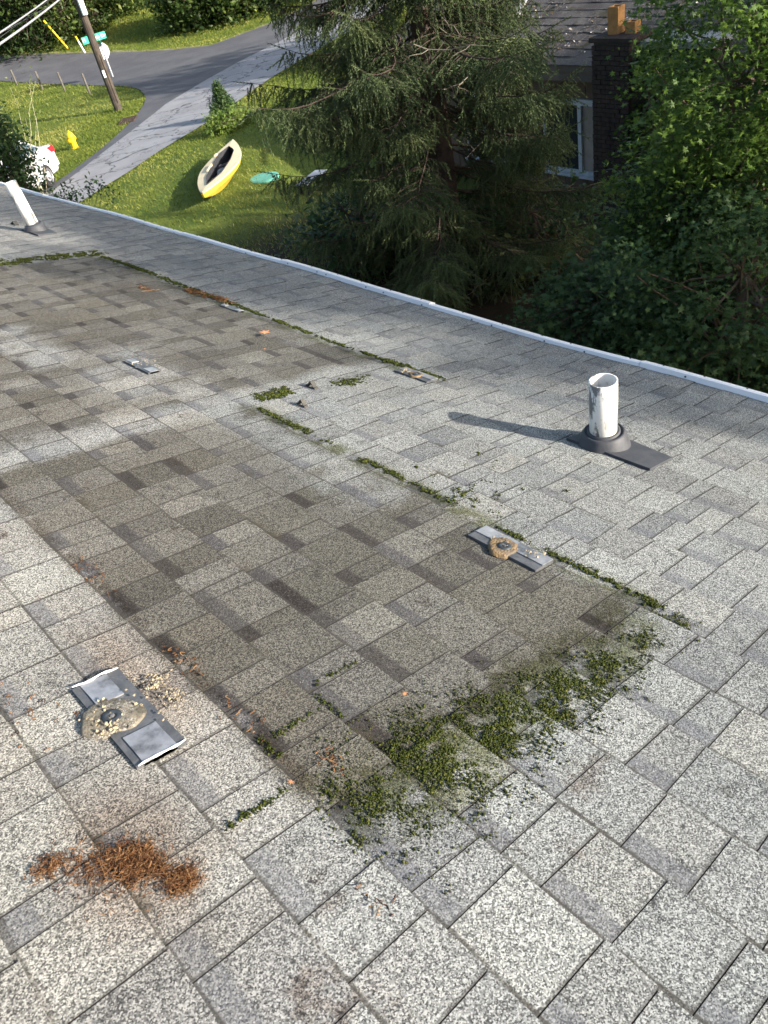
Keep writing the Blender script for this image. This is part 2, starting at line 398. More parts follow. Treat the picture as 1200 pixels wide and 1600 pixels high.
def vent_pipe(w, u, height, lean, label, rx=.0445):
    b = RP(w, u, .004)
    root = empty('vent_pipe', b); tag(root, label, 'vent pipe', 'plastic vent pipes through the shingles')
    ax = np.array([lean[0], lean[1], 1.0]); ax /= np.linalg.norm(ax)
    R3 = frame(ax, (0, 1, 0))
    # local X of the pipe turned to the camera's right, so the stains sit on its flanks
    rgt = RW @ np.array([1.0, 0, 0]); rgt -= ax*(rgt@ax); rgt /= np.linalg.norm(rgt); R3 = np.stack([rgt, np.cross(ax, rgt), ax], 1)
    p = MB().lathe([(rx, -.08), (rx, height), (rx-.001, height+.001), (rx-.0055, height+.001), (rx-.006, height), (rx-.006, -.07)], 40).build('pipe', M_PVC, root, True)
    p.matrix_local = Matrix(mtx(R3, (0, 0, 0)).tolist())
    rr = frame(NR, (0, 1, 0))
    tilt = rr
    prof = [(rx*1.95, 0), (rx*1.92, .010), (rx*1.62, .042), (rx*1.50, .052), (rx*1.36, .055), (rx*1.34, .050), (rx*1.20, .050), (rx*1.18, .058), (rx*.99, .060), (rx*.98, .03)]
    rings = []
    n = 36; ang = np.arange(n)*2*np.pi/n
    for r_, z_ in prof:
        f_ = z_/.06; axm = NR*(1-f_)+ax*f_; axm /= np.linalg.norm(axm)
        Rm = frame(axm, (0, 1, 0)); rings.append(np.stack([r_*np.cos(ang), r_*np.sin(ang), np.zeros(n)], 1) @ Rm.T + axm*z_)
    MB().rings(rings, False, False).build('boot', M_RUBBER, root, True)
    pl = MB()
    # flashing skirt, lying on the course below, hidden upslope by the shingles
    q = [(-.10, -.105), (-.10, .10), (.10, .10), (.10, -.105)]
    def loc(dw, du, h): return RP(w+dw, u+du, h) - b
    top = [loc(dw, du, .0125) for dw, du in ((-.07, -.21), (.065, -.21), (.085, -.05), (.085, .085), (-.07, .10))]
    bot = [loc(dw, du, -.002) for dw, du in ((-.07, -.21), (.065, -.21), (.085, -.05), (.085, .085), (-.07, .10))]
    pl.add(top+bot, [(0,1,2,3,4), (9,8,7,6,5)] + [(i, 5+i, 5+(i+1)%5, (i+1)%5) for i in range(5)])
    pl.build('flashing', M_RUBBER, root)
    return root
vent_pipe(2.155, 1.215, .245, (0, 0), 'white plastic vent pipe with black smears in a black rubber boot, nearest the camera')
vent_pipe(2.24, 6.18, .36, (-.05, .02), 'clean leaning white vent pipe far off near the white eave', .043)

# mounts left by the panels: bright strip, sealant disc, bolt hole, crumbs
def alu_material():
    t = NT('bare_aluminium')
    c = t.ramp(t.noise(16, 6, rough=.65), [(.32, (.09,.092,.095)), (.45, (.24,.243,.25)), (.6, (.34,.343,.35)), (.75, (.42,.42,.42))])
    c = t.mix(t.math('MULTIPLY', t.ss(t.noise(45, 4), .6, .7), .6), c, (.16,.16,.16))
    return t.done(c, .36, .5, .45)
M_ALU = alu_material()
M_GLUE = plain('dark_sealant', (.055,.058,.062), (.085,.088,.092), 25, .45, .4, bump=.2)
def crust_material():
    t = NT('dried_sealant'); n1 = t.noise(28, 6, rough=.75); v = t.n('ShaderNodeTexVoronoi'); v.inputs['Scale'].default_value = 420; t.put(v.inputs['Vector'], t.pos())
    sc = t.n('ShaderNodeSeparateColor'); t.put(sc.inputs[0], v.outputs['Color'])
    c = t.ramp(n1, [(.30, (.035,.034,.032)), (.45, (.095,.085,.065)), (.58, (.19,.165,.12)), (.72, (.11,.10,.085))])
    grit = t.math('MULTIPLY', t.ss(t.noise(16, 4), .46, .60), t.ss(sc.outputs[0], .45, .6))
    c = t.mix(t.math('MULTIPLY', grit, .8), c, t.ramp(sc.outputs[1], [(0, (.04,.04,.04)), (.5, (.2,.19,.17)), (1, (.45,.43,.38))]))
    t.bump(n1, .9, .01); return t.done(c, .85, .2)
M_CRUST = crust_material()
M_FOAM = plain('foam_crumb', (.40,.33,.22), (.28,.23,.15), 60, .95, .1, bump=.4)
M_GASKET = plain('rubber_gasket', (.030,.036,.042), rough=.5, bump=.1)
def blob(r, seed, squash=1.0, sub=1, rough=.25):
    bm = bmesh.new(); bmesh.ops.create_icosphere(bm, subdivisions=sub, radius=1)
    rr = np.random.default_rng(seed)
    v = np.array([x.co[:] for x in bm.verts]); f = np.array([[q.index for q in p.verts] for p in bm.faces]); bm.free()
    v *= (1 + rr.normal(0, rough, (len(v), 1))); v[:, 2] *= squash
    return v*r, f
M_TAN = plain('rusty_sealant', (.25,.165,.08), (.13,.105,.075), 28, .85, .2, bump=.8, dirt=(.06,.05,.04), dscale=22, damt=.8)
def mount(w, u, half_len, half_w, disc_r, label, crumbs, disc=True, disc_off=(0, 0), skew=0.0, gap=0.0, hole=True, paint=True):
    b = RP(w, u, .009)
    root = empty('panel_mount', b); tag(root, label, 'roof mount', 'old panel mounts left on the shingles')
    def L(dw, du, h): return RP(w+dw+skew*du, u+du, .0105+h) - b
    def sheet(name, w0, w1, ua, ub, mat, h=.0, wav=.0, n=8):
        top = []; m = MB()
        us = np.linspace(ua, ub, n); ws = np.linspace(w0, w1, 5)
        g = np.array([[L(w_, u_, h + wav*math.sin(11*u_/half_len*.5+w_*40)) for w_ in ws] for u_ in us]); V = g.reshape(-1, 3)
        nn = len(ws); f = [(i*nn+j, i*nn+j+1, (i+1)*nn+j+1, (i+1)*nn+j) for i in range(n-1) for j in range(nn-1)]
        m.add(V, f)
        lo = np.array([[L(w_, u_, -.008) for w_ in ws] for u_ in us]).reshape(-1, 3)
        ring = [i*nn for i in range(n)] + [(n-1)*nn+j for j in range(1, nn)] + [i*nn+nn-1 for i in range(n-2, -1, -1)] + [j for j in range(nn-2, 0, -1)]
        N0 = len(V); m.add(lo, []); R_ = len(ring)
        m.f += [(ring[i], ring[(i+1) % R_], N0+ring[(i+1) % R_], N0+ring[i]) for i in range(R_)]
        return m.build(name, mat, root)
    sheet('base_sheet', -half_w, half_w, -half_len, half_len, M_GLUE, 0, .0006)
    if gap > 0:
        sheet('flashing', -half_w*.72, half_w*.62, -half_len*1.0, -gap, M_ALU, .0025, .0008)
        sheet('flashing', -half_w*.66, half_w*.45, gap, half_len*.98, M_ALU, .0025, .0012)
    else:
        sheet('flashing', -half_w*.2, half_w*.98, -half_len*.99, half_len*.99, M_ALU, .0025, .0006)
    if paint:
        for e in (-1, 1):
            p = [L(w_, e*half_len*(1.0+.012*math.sin(w_*90)), .003+.001*math.sin(w_*130)) for w_ in np.linspace(-half_w*.95, half_w*.98, 9)]
            MB().tube(p, [.001,.0022,.0015,.003,.002,.0015,.003,.002,.001], 5).build('sealant_bead', M_WHITE, root)
    if disc:
        n = 34; ang = np.arange(n)*2*np.pi/n; rr = np.random.default_rng(int(w*1000)+5)
        wob = 1+.09*np.sin(ang*2+w*9)+.06*np.sin(ang*3+1)+.04*np.sin(ang*7)+rr.normal(0, .012, n)
        rings = []
        for f_, h_ in ((1.06, -.006), (1.02, .001), (.94, .0035), (.75, .0045), (.5, .005), (.30, .0055)):
            rings.append(np.array([L(disc_off[0]+disc_r*f_*q*math.sin(a), disc_off[1]+disc_r*f_*q*math.cos(a), h_+rr.normal(0, .0006)) for a, q in zip(ang, wob)]))
        d = MB().rings(rings, False, True).build('sealant_disc', M_CRUST if w < 1 else M_TAN, root, True)
        if hole:
            R3 = frame(NR, (0, 1, 0))
            g = MB().lathe([(.018, .0), (.017, .003), (.011, .004), (.007, .003), (.006, -.001), (.0055, -.004)], 18, mtx(R3, L(disc_off[0]-.002, disc_off[1]-.006, .0045)), False, True).build('bolt_gasket', M_GASKET, root, True)
            MB().lathe([(.004, -.004), (.004, .0035), (.002, .0045)], 10, mtx(R3, L(disc_off[0]-.002, disc_off[1]-.006, .0045))).build('bolt', M_NAIL, g)
    cm = MB(); rr = np.random.default_rng(int(u*977)+3)
    for cw, cu, sp, n in crumbs:
        for i in range(n):
            v, f = blob(rr.uniform(.0010, .0032), int(rr.integers(1e6)), .7, 1, .4)
            cm.add(v + L(cw+rr.normal(0, sp), cu+rr.normal(0, sp), .009+rr.uniform(-.004, .003)), f)
    if crumbs: tag(cm.build('foam_crumbs', M_FOAM, root), kind='stuff')
    return root
mount(.392, 1.058, .128, .046, .050, 'large metal roof mount with crusty sealant disc and bolt hole, nearest the camera',
      [(-.045, -.020, .011, 46), (.075, .035, .012, 46), (.080, -.022, .013, 46), (-.03, .03, .02, 14), (.06, .0, .03, 20)], disc_off=(-.022, .012), gap=.052)
mount(1.380, .985, .108, .036, .040, 'metal roof mount with yellowed sealant disc beside the mossy seam', [(.01, -.07, .012, 16), (0, .02, .02, 6)], disc_off=(-.012, .012), paint=False)
mount(2.150, 2.090, .092, .033, .030, 'small metal roof mount with foam lump in the pale field below the second moss seam', [(-.02, .045, .012, 30)], disc_off=(-.006, -.005), paint=False)
mount(1.345, 2.83, .105, .028, .04, 'metal roof mount in two plates with foam between, in the brown field', [(0, .0, .03, 26)], disc=False, gap=.05, paint=False)
mount(2.150, 3.42, .085, .020, .04, 'farthest metal roof mount, thin pale plates against the mossy seam', [(0, .05, .02, 8)], disc=False, gap=.045, paint=False)

# moss
M_MOSS = leafy('moss_green', [(0, (.009,.011,.004)), (.45, (.022,.029,.006)), (.8, (.042,.053,.011)), (1, (.09,.09,.026))], .05, .95, .05)
ico_v, ico_f = blob(1, 11, .65, 1, .42)
def moss(name, label, pts, r0, r1):
    """pts: list of (w,u); tiny cushions of moss"""
    pts = np.array(pts); pts = np.concatenate([pts + rng.normal(0, .004, pts.shape) for _ in range(3)]) if len(pts) < 3500 else pts; n = len(pts); r0 *= .40; r1 *= .46
    size = rng.uniform(r0, r1, n) * np.exp(rng.normal(0, .25, n))
    pos = RP(pts[:, 0], pts[:, 1], .004 + size*.1)
    V, T, tn = scatter(ico_v, ico_f, pos, rand_rot(n, .5), size, np.clip(rng.normal(.5, .22, n), 0, 1))
    zz = np.einsum('ij,j->i', V - np.repeat(pos, len(ico_v), 0), NR)
    tn = np.clip(tn + zz/np.repeat(size, len(ico_v))*.25 + rng.normal(0, .12, len(V)), 0, 1)
    o = big_mesh(name, V, T, M_MOSS, None, tn); tag(o, label, 'moss', None, 'stuff'); return o
def clumps(n, fw, fu, per, sp):
    out = []
    for i in range(n):
        w, u = fw(), fu(); k = rng.integers(per[0], per[1]); s_ = sp*rng.uniform(.4, 1.2)
        out += [(w+rng.normal(0, s_), u+rng.normal(0, s_)) for _ in range(k)]
    return out
U = rng.uniform
def patch(n, w0, w1, u0, u1, per=(4, 16), sp=.012): return clumps(n, lambda: U(w0, w1), lambda: U(u0, u1), per, sp)
pts = []
# broad front patch: one soft band, ragged by a few low waves, densest in the middle
q = np.c_[U(.50, 1.46, 90000), U(.42, .80, 90000)]
wv = lambda a, b, c_: np.sin(q[:, 0]*a + q[:, 1]*b + c_)
uc = .625 - .075*(q[:, 0]-.55)/.9 + .012*wv(9, 0, 1)
hw = np.interp(q[:, 0], [.50, .56, .70, .95, 1.15, 1.30, 1.45], [.05, .10, .105, .075, .06, .045, .05])
den = np.interp(q[:, 0], [.50, .53, .62, .75, 1.10, 1.22, 1.36, 1.42, 1.46], [0, .35, .40, .85, .80, .30, .22, .6, 0])
rag = .5 + .28*wv(55, 31, 0) + .25*wv(-38, 66, 2) + .22*wv(120, -95, 1) + .2*wv(80, 150, 4)
keep = rng.random(len(q)) < np.clip(den*1.6*(rag-.02), 0, 1)*np.exp(-((q[:, 1]-uc)/hw)**2*1.3)*.85
pts = [tuple(p) for p in q[keep]]
print('moss', len(pts))
moss('moss', 'broad patch of green moss across the shingles in the foreground', pts, .0019, .0042)
def seam_pts(w, ua, ub, n, spread=.007):
    o = []
    for _ in range(n):
        u = U(ua, ub); o += [(w+rng.normal(0, spread)+.008, u+rng.normal(0, .02)) for _ in range(rng.integers(4, 16))]
    return o
pts = seam_pts(1.44, .60, .82, 12, .006) + seam_pts(1.44, .84, 1.25, 8, .004) + seam_pts(1.44, 1.25, 1.62, 18) + seam_pts(1.44, 1.78, 2.14, 20)
pts += patch(5, 1.50, 1.54, 1.22, 1.3, (6, 14), .008) + patch(26, 1.48, 1.78, 1.05, 1.5, (1, 5), .007)
moss('moss', 'thin line of moss along the long seam between brown and pale shingles', pts, .0025, .006)
pts = patch(34, 1.50, 1.66, 2.22, 2.30, (6, 14), .012) + patch(26, 1.82, 2.0, 2.16, 2.24, (3, 9), .012)
moss('moss', 'short bright green moss strip between the pale corner and the brown field', pts, .003, .007)
pts = seam_pts(2.195, 2.02, 2.35, 30, .009) + seam_pts(2.195, 2.35, 3.4, 44, .006) + seam_pts(2.2, 3.4, 5.0, 90, .010)
moss('moss', 'long dark moss line along the farther seam below the white eave', pts, .004, .009)
pts = patch(150, 1.0, 2.25, 5.08, 5.24, (5, 14), .02)
moss('moss', 'olive moss strip across the far end of the brown field', pts, .005, .011)
pts = [(w, u) for (wa, ua, ub, k) in ((.668, .80, .88, 24), (.524, .80, .86, 22)) for w, u in zip(rng.normal(wa+.012, .003, k), U(ua, ub, k))]
# moss in the joints running down the slope
for (ua, wa, wb_, k) in ((.735, .390, .510, 60), (.845, .56, .655, 36), (.905, .70, .80, 24), (.66, .70, .80, 90)):
    pts += list(zip(U(wa, wb_, k), rng.normal(ua, .002, k)))
moss('moss', 'thin green moss threads in the joints left of the broad moss patch', pts, .002, .0045)

# curly brown needle litter
M_LITTER = leafy('brown_litter', [(0, (.035,.016,.008)), (.5, (.12,.054,.023)), (1, (.26,.15,.07))], .05, .9, .1)
def litter(label, spots, lmin=.005, lmax=.012, r=.00048):
    v = []; f = []; tn = []; n = 0
    for w, u, sw, su, cnt, hh in spots:
        for _ in range(cnt):
            c = np.array([w+rng.normal(0, sw), u+rng.normal(0, su), .005+abs(rng.normal(0, hh))])
            d = rng.normal(0, 1, 3); d[2] *= .25; d /= np.linalg.norm(d); ln = U(lmin, lmax); bend = rng.normal(0, 1, 3)*[1, 1, .35]*ln*2.2
            s_ = np.linspace(-.5, .5, 6)[:, None]
            p = c + d*s_*ln + bend*(s_**2-.12)+np.array([0, 0, 1])*abs(bend[2])*.2
            P = RP(p[:, 0], p[:, 1], np.maximum(p[:, 2], .003))
            m_ = MB().tube(P, [r*.7, r, r*1.1, r, r, r*.6], 3)
            v.append(m_.v[0]); f += [tuple(i+n for i in q) for q in m_.f]; n += len(m_.v[0]); tn += [np.clip(rng.normal(.5, .25), 0, 1)]*len(m_.v[0])
    me = bpy.data.meshes.new('needle_litter'); me.from_pydata(np.concatenate(v).tolist(), [], f); me.update()
    me.attributes.new('tone', 'FLOAT', 'POINT').data.foreach_set('value', np.array(tn, np.float32))
    tag(link('needle_litter', me, M_LITTER), label, 'leaf litter', None, 'stuff')
litter('clump of curly rust brown needle litter on the nearest pale shingles', [(.264, .772, .014, .017, 800, .0016), (.230, .797, .020, .018, 260, .0016), (.297, .700, .011, .011, 480, .0016), (.283, .735, .007, .011, 90, .002), (.165, .85, .012, .012, 130, .001), (.195, .825, .018, .018, 90, .001), (.25, .76, .035, .035, 120, .001)])
litter('orange brown dry litter caught on the far moss seam', [(2.17, 3.82, .015, .06, 60, .004), (2.20, 3.62, .015, .05, 55, .004), (2.0, 4.05, .02, .05, 25, .002)], .012, .035, .0014)
litter('scattered brown specks of litter in the dirt-darkened long step of the shingles', [(.545, 1.55, .012, .06, 24, .001), (.545, 1.12, .012, .05, 24, .001), (.545, .93, .012, .04, 14, .001), (.27, 1.19, .03, .05, 22, .001), (.60, .73, .012, .015, 20, .001), (.48, .50, .01, .02, 10, .002)], .004, .012, .0009)

# fallen leaves and little clips
LOBES = [(0,-.45),(.16,-.14),(.58,-.10),(.24,.10),(.40,.48),(.09,.26),(0,.72),(-.09,.26),(-.40,.48),(-.24,.10),(-.58,-.10),(-.16,-.14)]
def leaf_template(droop=.18):
    p = np.array(LOBES); z = -droop*(p[:, 0]**2+p[:, 1]**2)
    v = np.vstack([[0, 0, .03], np.c_[p, z]]); n = len(p)
    return v, np.array([(0, 1+i, 1+(i+1) % n) for i in range(n)])
LV, LF = leaf_template()
M_DRY = plain('dry_leaf', (.55,.25,.12), (.40,.17,.07), 40, .8, .2, bump=.2)
def dry_leaf(w, u, size, rz, label):
    v = LV*size; th = np.array([0, 0, .0006])
    Rl = np.array([[math.cos(rz), -math.sin(rz), 0], [math.sin(rz), math.cos(rz), 0], [0, 0, 1]])
    v = v*[1, .8, -.5] @ Rl.T @ frame(NR, (0, 1, 0)).T
    n = len(v); m_ = MB().add(np.vstack([v+th, v-th]), [tuple(q) for q in LF] + [tuple(q[::-1]+n) for q in LF])
    o = m_.build('dry_leaf', M_DRY); o.location = RP(w, u, .012+size*.2); tag(o, label, 'leaf', 'fallen dry leaves')
dry_leaf(1.995, 2.905, .062, .6, 'orange dry maple leaf lying in the middle of the brown field')
dry_leaf(1.86, 2.72, .014, 1.6, 'tiny orange leaf scrap just below the dry maple leaf')
dry_leaf(.80, .765, .010, .2, 'tiny pink leaf scrap above the broad moss patch')
dry_leaf(.515, .735, .010, 2.2, 'tiny tan leaf scrap at the left tip of the moss patch')
M_CLIP = plain('dark_clip', (.045,.045,.04), (.075,.07,.06), 60, .8, .2)
def clip(w, u, s_, label):
    us = np.linspace(-.5, .5, 7); m_ = MB()
    rings = []
    for t in us:
        h = .010+.012*math.cos(t*2*math.pi*1.1)
        rings.append(np.array([RP(w+dw_*s_, u+t*s_*1.3, max(.003, h)+dh)-RP(w, u) for dw_, dh in ((-.22, 0), (.22, 0), (.22, .006), (-.22, .006))]))
    m_.rings(rings); o = m_.build('bent_clip', M_CLIP); o.location = RP(w, u); tag(o, label, 'clip', 'bent dark clips left on the roof')
clip(1.585, 2.10, .036, 'small dark bent clip lying on pale shingles, the nearer of two')
clip(1.735, 2.235, .042, 'small dark bent clip at the end of the bright moss strip')
clip(2.22, 6.55, .07, 'small dark bent clip beside the far leaning vent pipe')

# ------------------------------------------------------------------ ground, roads
def ground_material():
    t = NT('lawn_soil'); n1 = t.noise(.9, 5, rough=.65); n2 = t.noise(9, 5, rough=.7)
    c = t.mix(t.ss(n1, .35, .65), (.065,.10,.018), (.12,.145,.028))
    c = t.mix(t.math('MULTIPLY', t.ss(n2, .5, .75), .5), c, (.15,.15,.04))
    sx = t.n('ShaderNodeSeparateXYZ'); t.put(sx.inputs[0], t.pos())
    bare = t.math('MULTIPLY', t.ss(sx.outputs[1], 15.0, 11.5), t.ss(t.noise(1.1, 4), .25, .5))
    c = t.mix(bare, c, t.mix(n2, (.018,.014,.009), (.040,.030,.018)))
    t.bump(t.noise(30, 4), .6, .05)
    return t.done(c, .95, .1)
def axis(lo, hi, fine0, fine1, d):
    a = np.arange(fine0, fine1+d*.5, d); L_ = fine0 - np.cumsum(1.0*1.35**np.arange(30)); R_ = fine1 + np.cumsum(1.0*1.35**np.arange(30))
    return np.concatenate([L_[L_ > lo][::-1], a, R_[R_ < hi]])
gx = axis(-900, 900, -6, 46, .5); gy = axis(-900, 900, -6, 80, .5)
XX, YY = np.meshgrid(gx, gy); ZZ = zg(XX, YY); far = np.hypot(XX, YY)
ZZ = np.where(far > 130, zg(XX/np.maximum(far, 1e-6)*130, YY/np.maximum(far, 1e-6)*130) + (far-130)*.01, ZZ)
nx, ny = len(gx), len(gy); I = np.arange(nx*ny).reshape(ny, nx)
T = np.stack([I[:-1, :-1], I[:-1, 1:], I[1:, 1:], I[1:, :-1]], -1).reshape(-1, 4)
M_GRD = ground_material()
g = big_mesh('ground', np.stack([XX, YY, ZZ], -1).reshape(-1, 3), T, M_GRD); tag(g, kind='structure')
g.data.polygons.foreach_set('use_smooth', np.ones(len(g.data.polygons), bool))

def resample(px, n):
    p = np.array([at(*q)[:2] for q in px]); d = np.r_[0, np.cumsum(np.linalg.norm(np.diff(p, axis=0), axis=1))]
    s_ = np.linspace(0, d[-1], n); return np.stack([np.interp(s_, d, p[:, k]) for k in (0, 1)], 1)
def loft(name, A, B, mat, dz, cols=16):
    n = len(A); t = np.linspace(0, 1, cols)[None, :, None]
    P = A[:, None]*(1-t) + B[:, None]*t; Z = zg(P[..., 0], P[..., 1]) + dz
    V = np.concatenate([P, Z[..., None]], -1).reshape(-1, 3); I = np.arange(n*cols).reshape(n, cols)
    T = np.stack([I[:-1, :-1], I[:-1, 1:], I[1:, 1:], I[1:, :-1]], -1).reshape(-1, 4)
    o = big_mesh(name, V, T, mat); tag(o, kind='structure')
    # keep faces looking up
    if o.data.polygons[0].normal.z < 0: o.data.flip_normals()
    return o
def road_material(name, c1, c2, crack, cc, pale):
    t = NT(name); c = t.mix(t.ss(t.noise(.8, 5), .35, .65), c1, c2)
    c = t.mix(t.math('MULTIPLY', t.ss(t.noise(35, 3), .55, .7), .5), c, pale)
    if crack:
        nz = t.n('ShaderNodeTexNoise'); nz.inputs['Scale'].default_value = 1.2; nz.inputs['Detail'].default_value = 5; t.put(nz.inputs[0], t.pos())
        ad = t.n('ShaderNodeVectorMath', operation='MULTIPLY_ADD'); t.put(ad.inputs[0], nz.outputs['Color']); ad.inputs[1].default_value = (1.6, 1.6, 0); t.put(ad.inputs[2], t.pos())
        def cr(sc, w_):
            v = t.n('ShaderNodeTexVoronoi', feature='DISTANCE_TO_EDGE'); v.inputs['Scale'].default_value = sc; t.put(v.inputs['Vector'], ad.outputs[0])
            return t.ss(v.outputs['Distance'], w_, w_*.3)
        k = t.math('MAXIMUM', t.math('MULTIPLY', cr(.55, .018), .95), t.math('MULTIPLY', cr(1.9, .03), t.math('MULTIPLY', t.ss(t.noise(.5, 2), .45, .6), .7)))
        c = t.mix(k, c, cc)
    t.bump(t.noise(60, 3), .3, .02)
    return t.done(c, .88, .25)
M_OLD = road_material('old_asphalt', (.25,.25,.255), (.20,.20,.205), True, (.05,.05,.052), (.28,.28,.28))
M_NEW = road_material('dark_asphalt', (.068,.068,.074), (.09,.09,.095), False, None, (.13,.13,.13))
UA = resample([(-150, 96), (-60, 91), (0, 88), (100, 84), (245, 80), (330, 72), (400, 46), (440, 30), (520, -12), (560, -35)], 90)
LB = resample([(-150, 128), (-60, 126), (0, 127), (60, 131), (110, 133), (165, 135), (200, 136), (219, 141), (228, 151), (226, 163), (212, 184), (190, 206), (160, 233), (105, 275), (60, 305), (0, 350)], 90)
loft('road', UA, LB, M_NEW, .03, 40)
A = resample([(0, 368), (60, 318), (110, 281), (165, 238), (215, 200), (260, 164), (320, 128), (372, 99), (440, 65), (500, 29), (540, 2), (600, -40)], 80)
B = resample([(60, 372), (110, 330), (150, 303), (200, 272), (250, 238), (330, 190), (372, 160), (420, 126), (470, 95), (520, 65), (580, 30), (660, -20)], 80)
loft('lane', A, B, M_OLD, .045, 12)
# a sandy edge where grass meets the far road
M_EDGE = plain('sandy_verge', (.22,.20,.11), (.14,.15,.06), 3, .95, .1)
E1 = UA + (UA/np.linalg.norm(UA, axis=1)[:, None])*rng.uniform(.15, .75, (len(UA), 1))
loft('verge', UA, E1, M_EDGE, .02, 3)

# short grass
M_GRASS = leafy('grass_blade', [(0, (.045,.075,.010)), (.5, (.115,.155,.020)), (.85, (.20,.225,.036)), (1, (.32,.30,.09))], .35, .6, .2)
def in_poly(P, poly):
    x, y = P[:, 0], P[:, 1]; c = np.zeros(len(P), bool); n = len(poly)
    for i in range(n):
        x1, y1 = poly[i]; x2, y2 = poly[(i+1) % n]
        k = ((y1 > y) != (y2 > y)) & (x < (x2-x1)*(y-y1)/(y2-y1+1e-12)+x1); c ^= k
    return c
def px_of(P):
    c = P @ RW; return np.stack([F_PX*c[:, 0]/c[:, 2]+600, F_PX*c[:, 1]/c[:, 2]+800], 1)
road_poly = np.vstack([UA, LB[::-1]]); lane_poly = np.vstack([A, B[::-1]])
pos = []
for lo, hi, n in (((3, 9), (30, 34), 125000), ((4, 22), (34, 62), 110000)):
    P = rng.uniform(lo, hi, (n, 2)); P3 = np.c_[P, zg(P[:, 0], P[:, 1])]; q = px_of(P3)
    k = (q[:, 0] > -40) & (q[:, 0] < 720) & (q[:, 1] > -30) & (q[:, 1] < 470) & ~in_poly(P, road_poly) & ~in_poly(P, lane_poly)
    pos.append(P3[k])
pos = np.concatenate(pos); n = len(pos); dist = np.linalg.norm(pos, axis=1)
bl = np.array([[-.11, 0, 0], [.11, 0, 0], [.05, .25, .55], [.02, .65, .95]]); bt = np.array([[0, 1, 2], [0, 2, 3]])
patchy = np.sin(pos[:, 0]*1.3+np.sin(pos[:, 1]*.9)*2)*.12 + np.sin(pos[:, 0]*.5-pos[:, 1]*.7)*.12
V, T, tn = scatter(bl, bt, pos, rand_rot(n, .35), (.045+.0012*dist)*rng.uniform(.6, 1.3, n), np.clip(.68+patchy+rng.normal(0, .16, n), 0, 1))
tag(big_mesh('grass', V, T, M_GRASS, None, tn), 'short mown grass of the lawns beside the lane', 'grass', None, 'stuff')

# ------------------------------------------------------------------ trees and shrubs
M_BARK = plain('bark', (.075,.055,.040), (.12,.095,.075), 6, .95, .1, bump=.6)
M_DARKBARK = plain('dark_bark', (.045,.032,.025), (.07,.052,.042), 7, .95, .1, bump=.6)
M_TWIG = plain('grey_twig', (.22,.19,.155), (.14,.12,.10), 12, .9, .1, bump=.2)
M_MAPLE = leafy('maple_leaf', [(0, (.022,.045,.012)), (.4, (.050,.095,.018)), (.75, (.085,.15,.025)), (1, (.15,.22,.035))], .42)
M_DEEP = leafy('dark_leaf', [(0, (.019,.040,.016)), (.5, (.045,.088,.030)), (1, (.08,.13,.042))], .38)
M_FAR = leafy('hedge_leaf', [(0, (.014,.028,.008)), (.5, (.040,.070,.014)), (.85, (.085,.12,.025)), (1, (.15,.17,.04))], .3)
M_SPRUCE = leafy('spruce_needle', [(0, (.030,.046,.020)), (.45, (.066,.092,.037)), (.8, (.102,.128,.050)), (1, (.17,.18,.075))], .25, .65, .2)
M_LIME = leafy('light_leaf', [(0, (.05,.09,.015)), (.6, (.11,.18,.03)), (1, (.19,.25,.05))], .35)
OV = np.array([[0, 0, 0], [.28, .4, .03], [.2, .85, 0], [0, 1.15, -.08], [-.2, .85, 0], [-.28, .4, .03]]) - [0, .5, 0]
OF = np.array([[0, 1, 2], [0, 2, 3], [0, 3, 4], [0, 4, 5]])
def bend(p0, p1, lift, n=7, wob=.04):
    p0 = np.asarray(p0, float); p1 = np.asarray(p1, float); t = np.linspace(0, 1, n)[:, None]
    d = np.linalg.norm(p1-p0); w = np.cumsum(rng.normal(0, wob*d/n, (n, 3)), 0); w -= w[-1]*t; w[0] = 0
    return p0*(1-t)+p1*t + np.array([0, 0, 1])*lift*np.sin(np.pi*t) + w
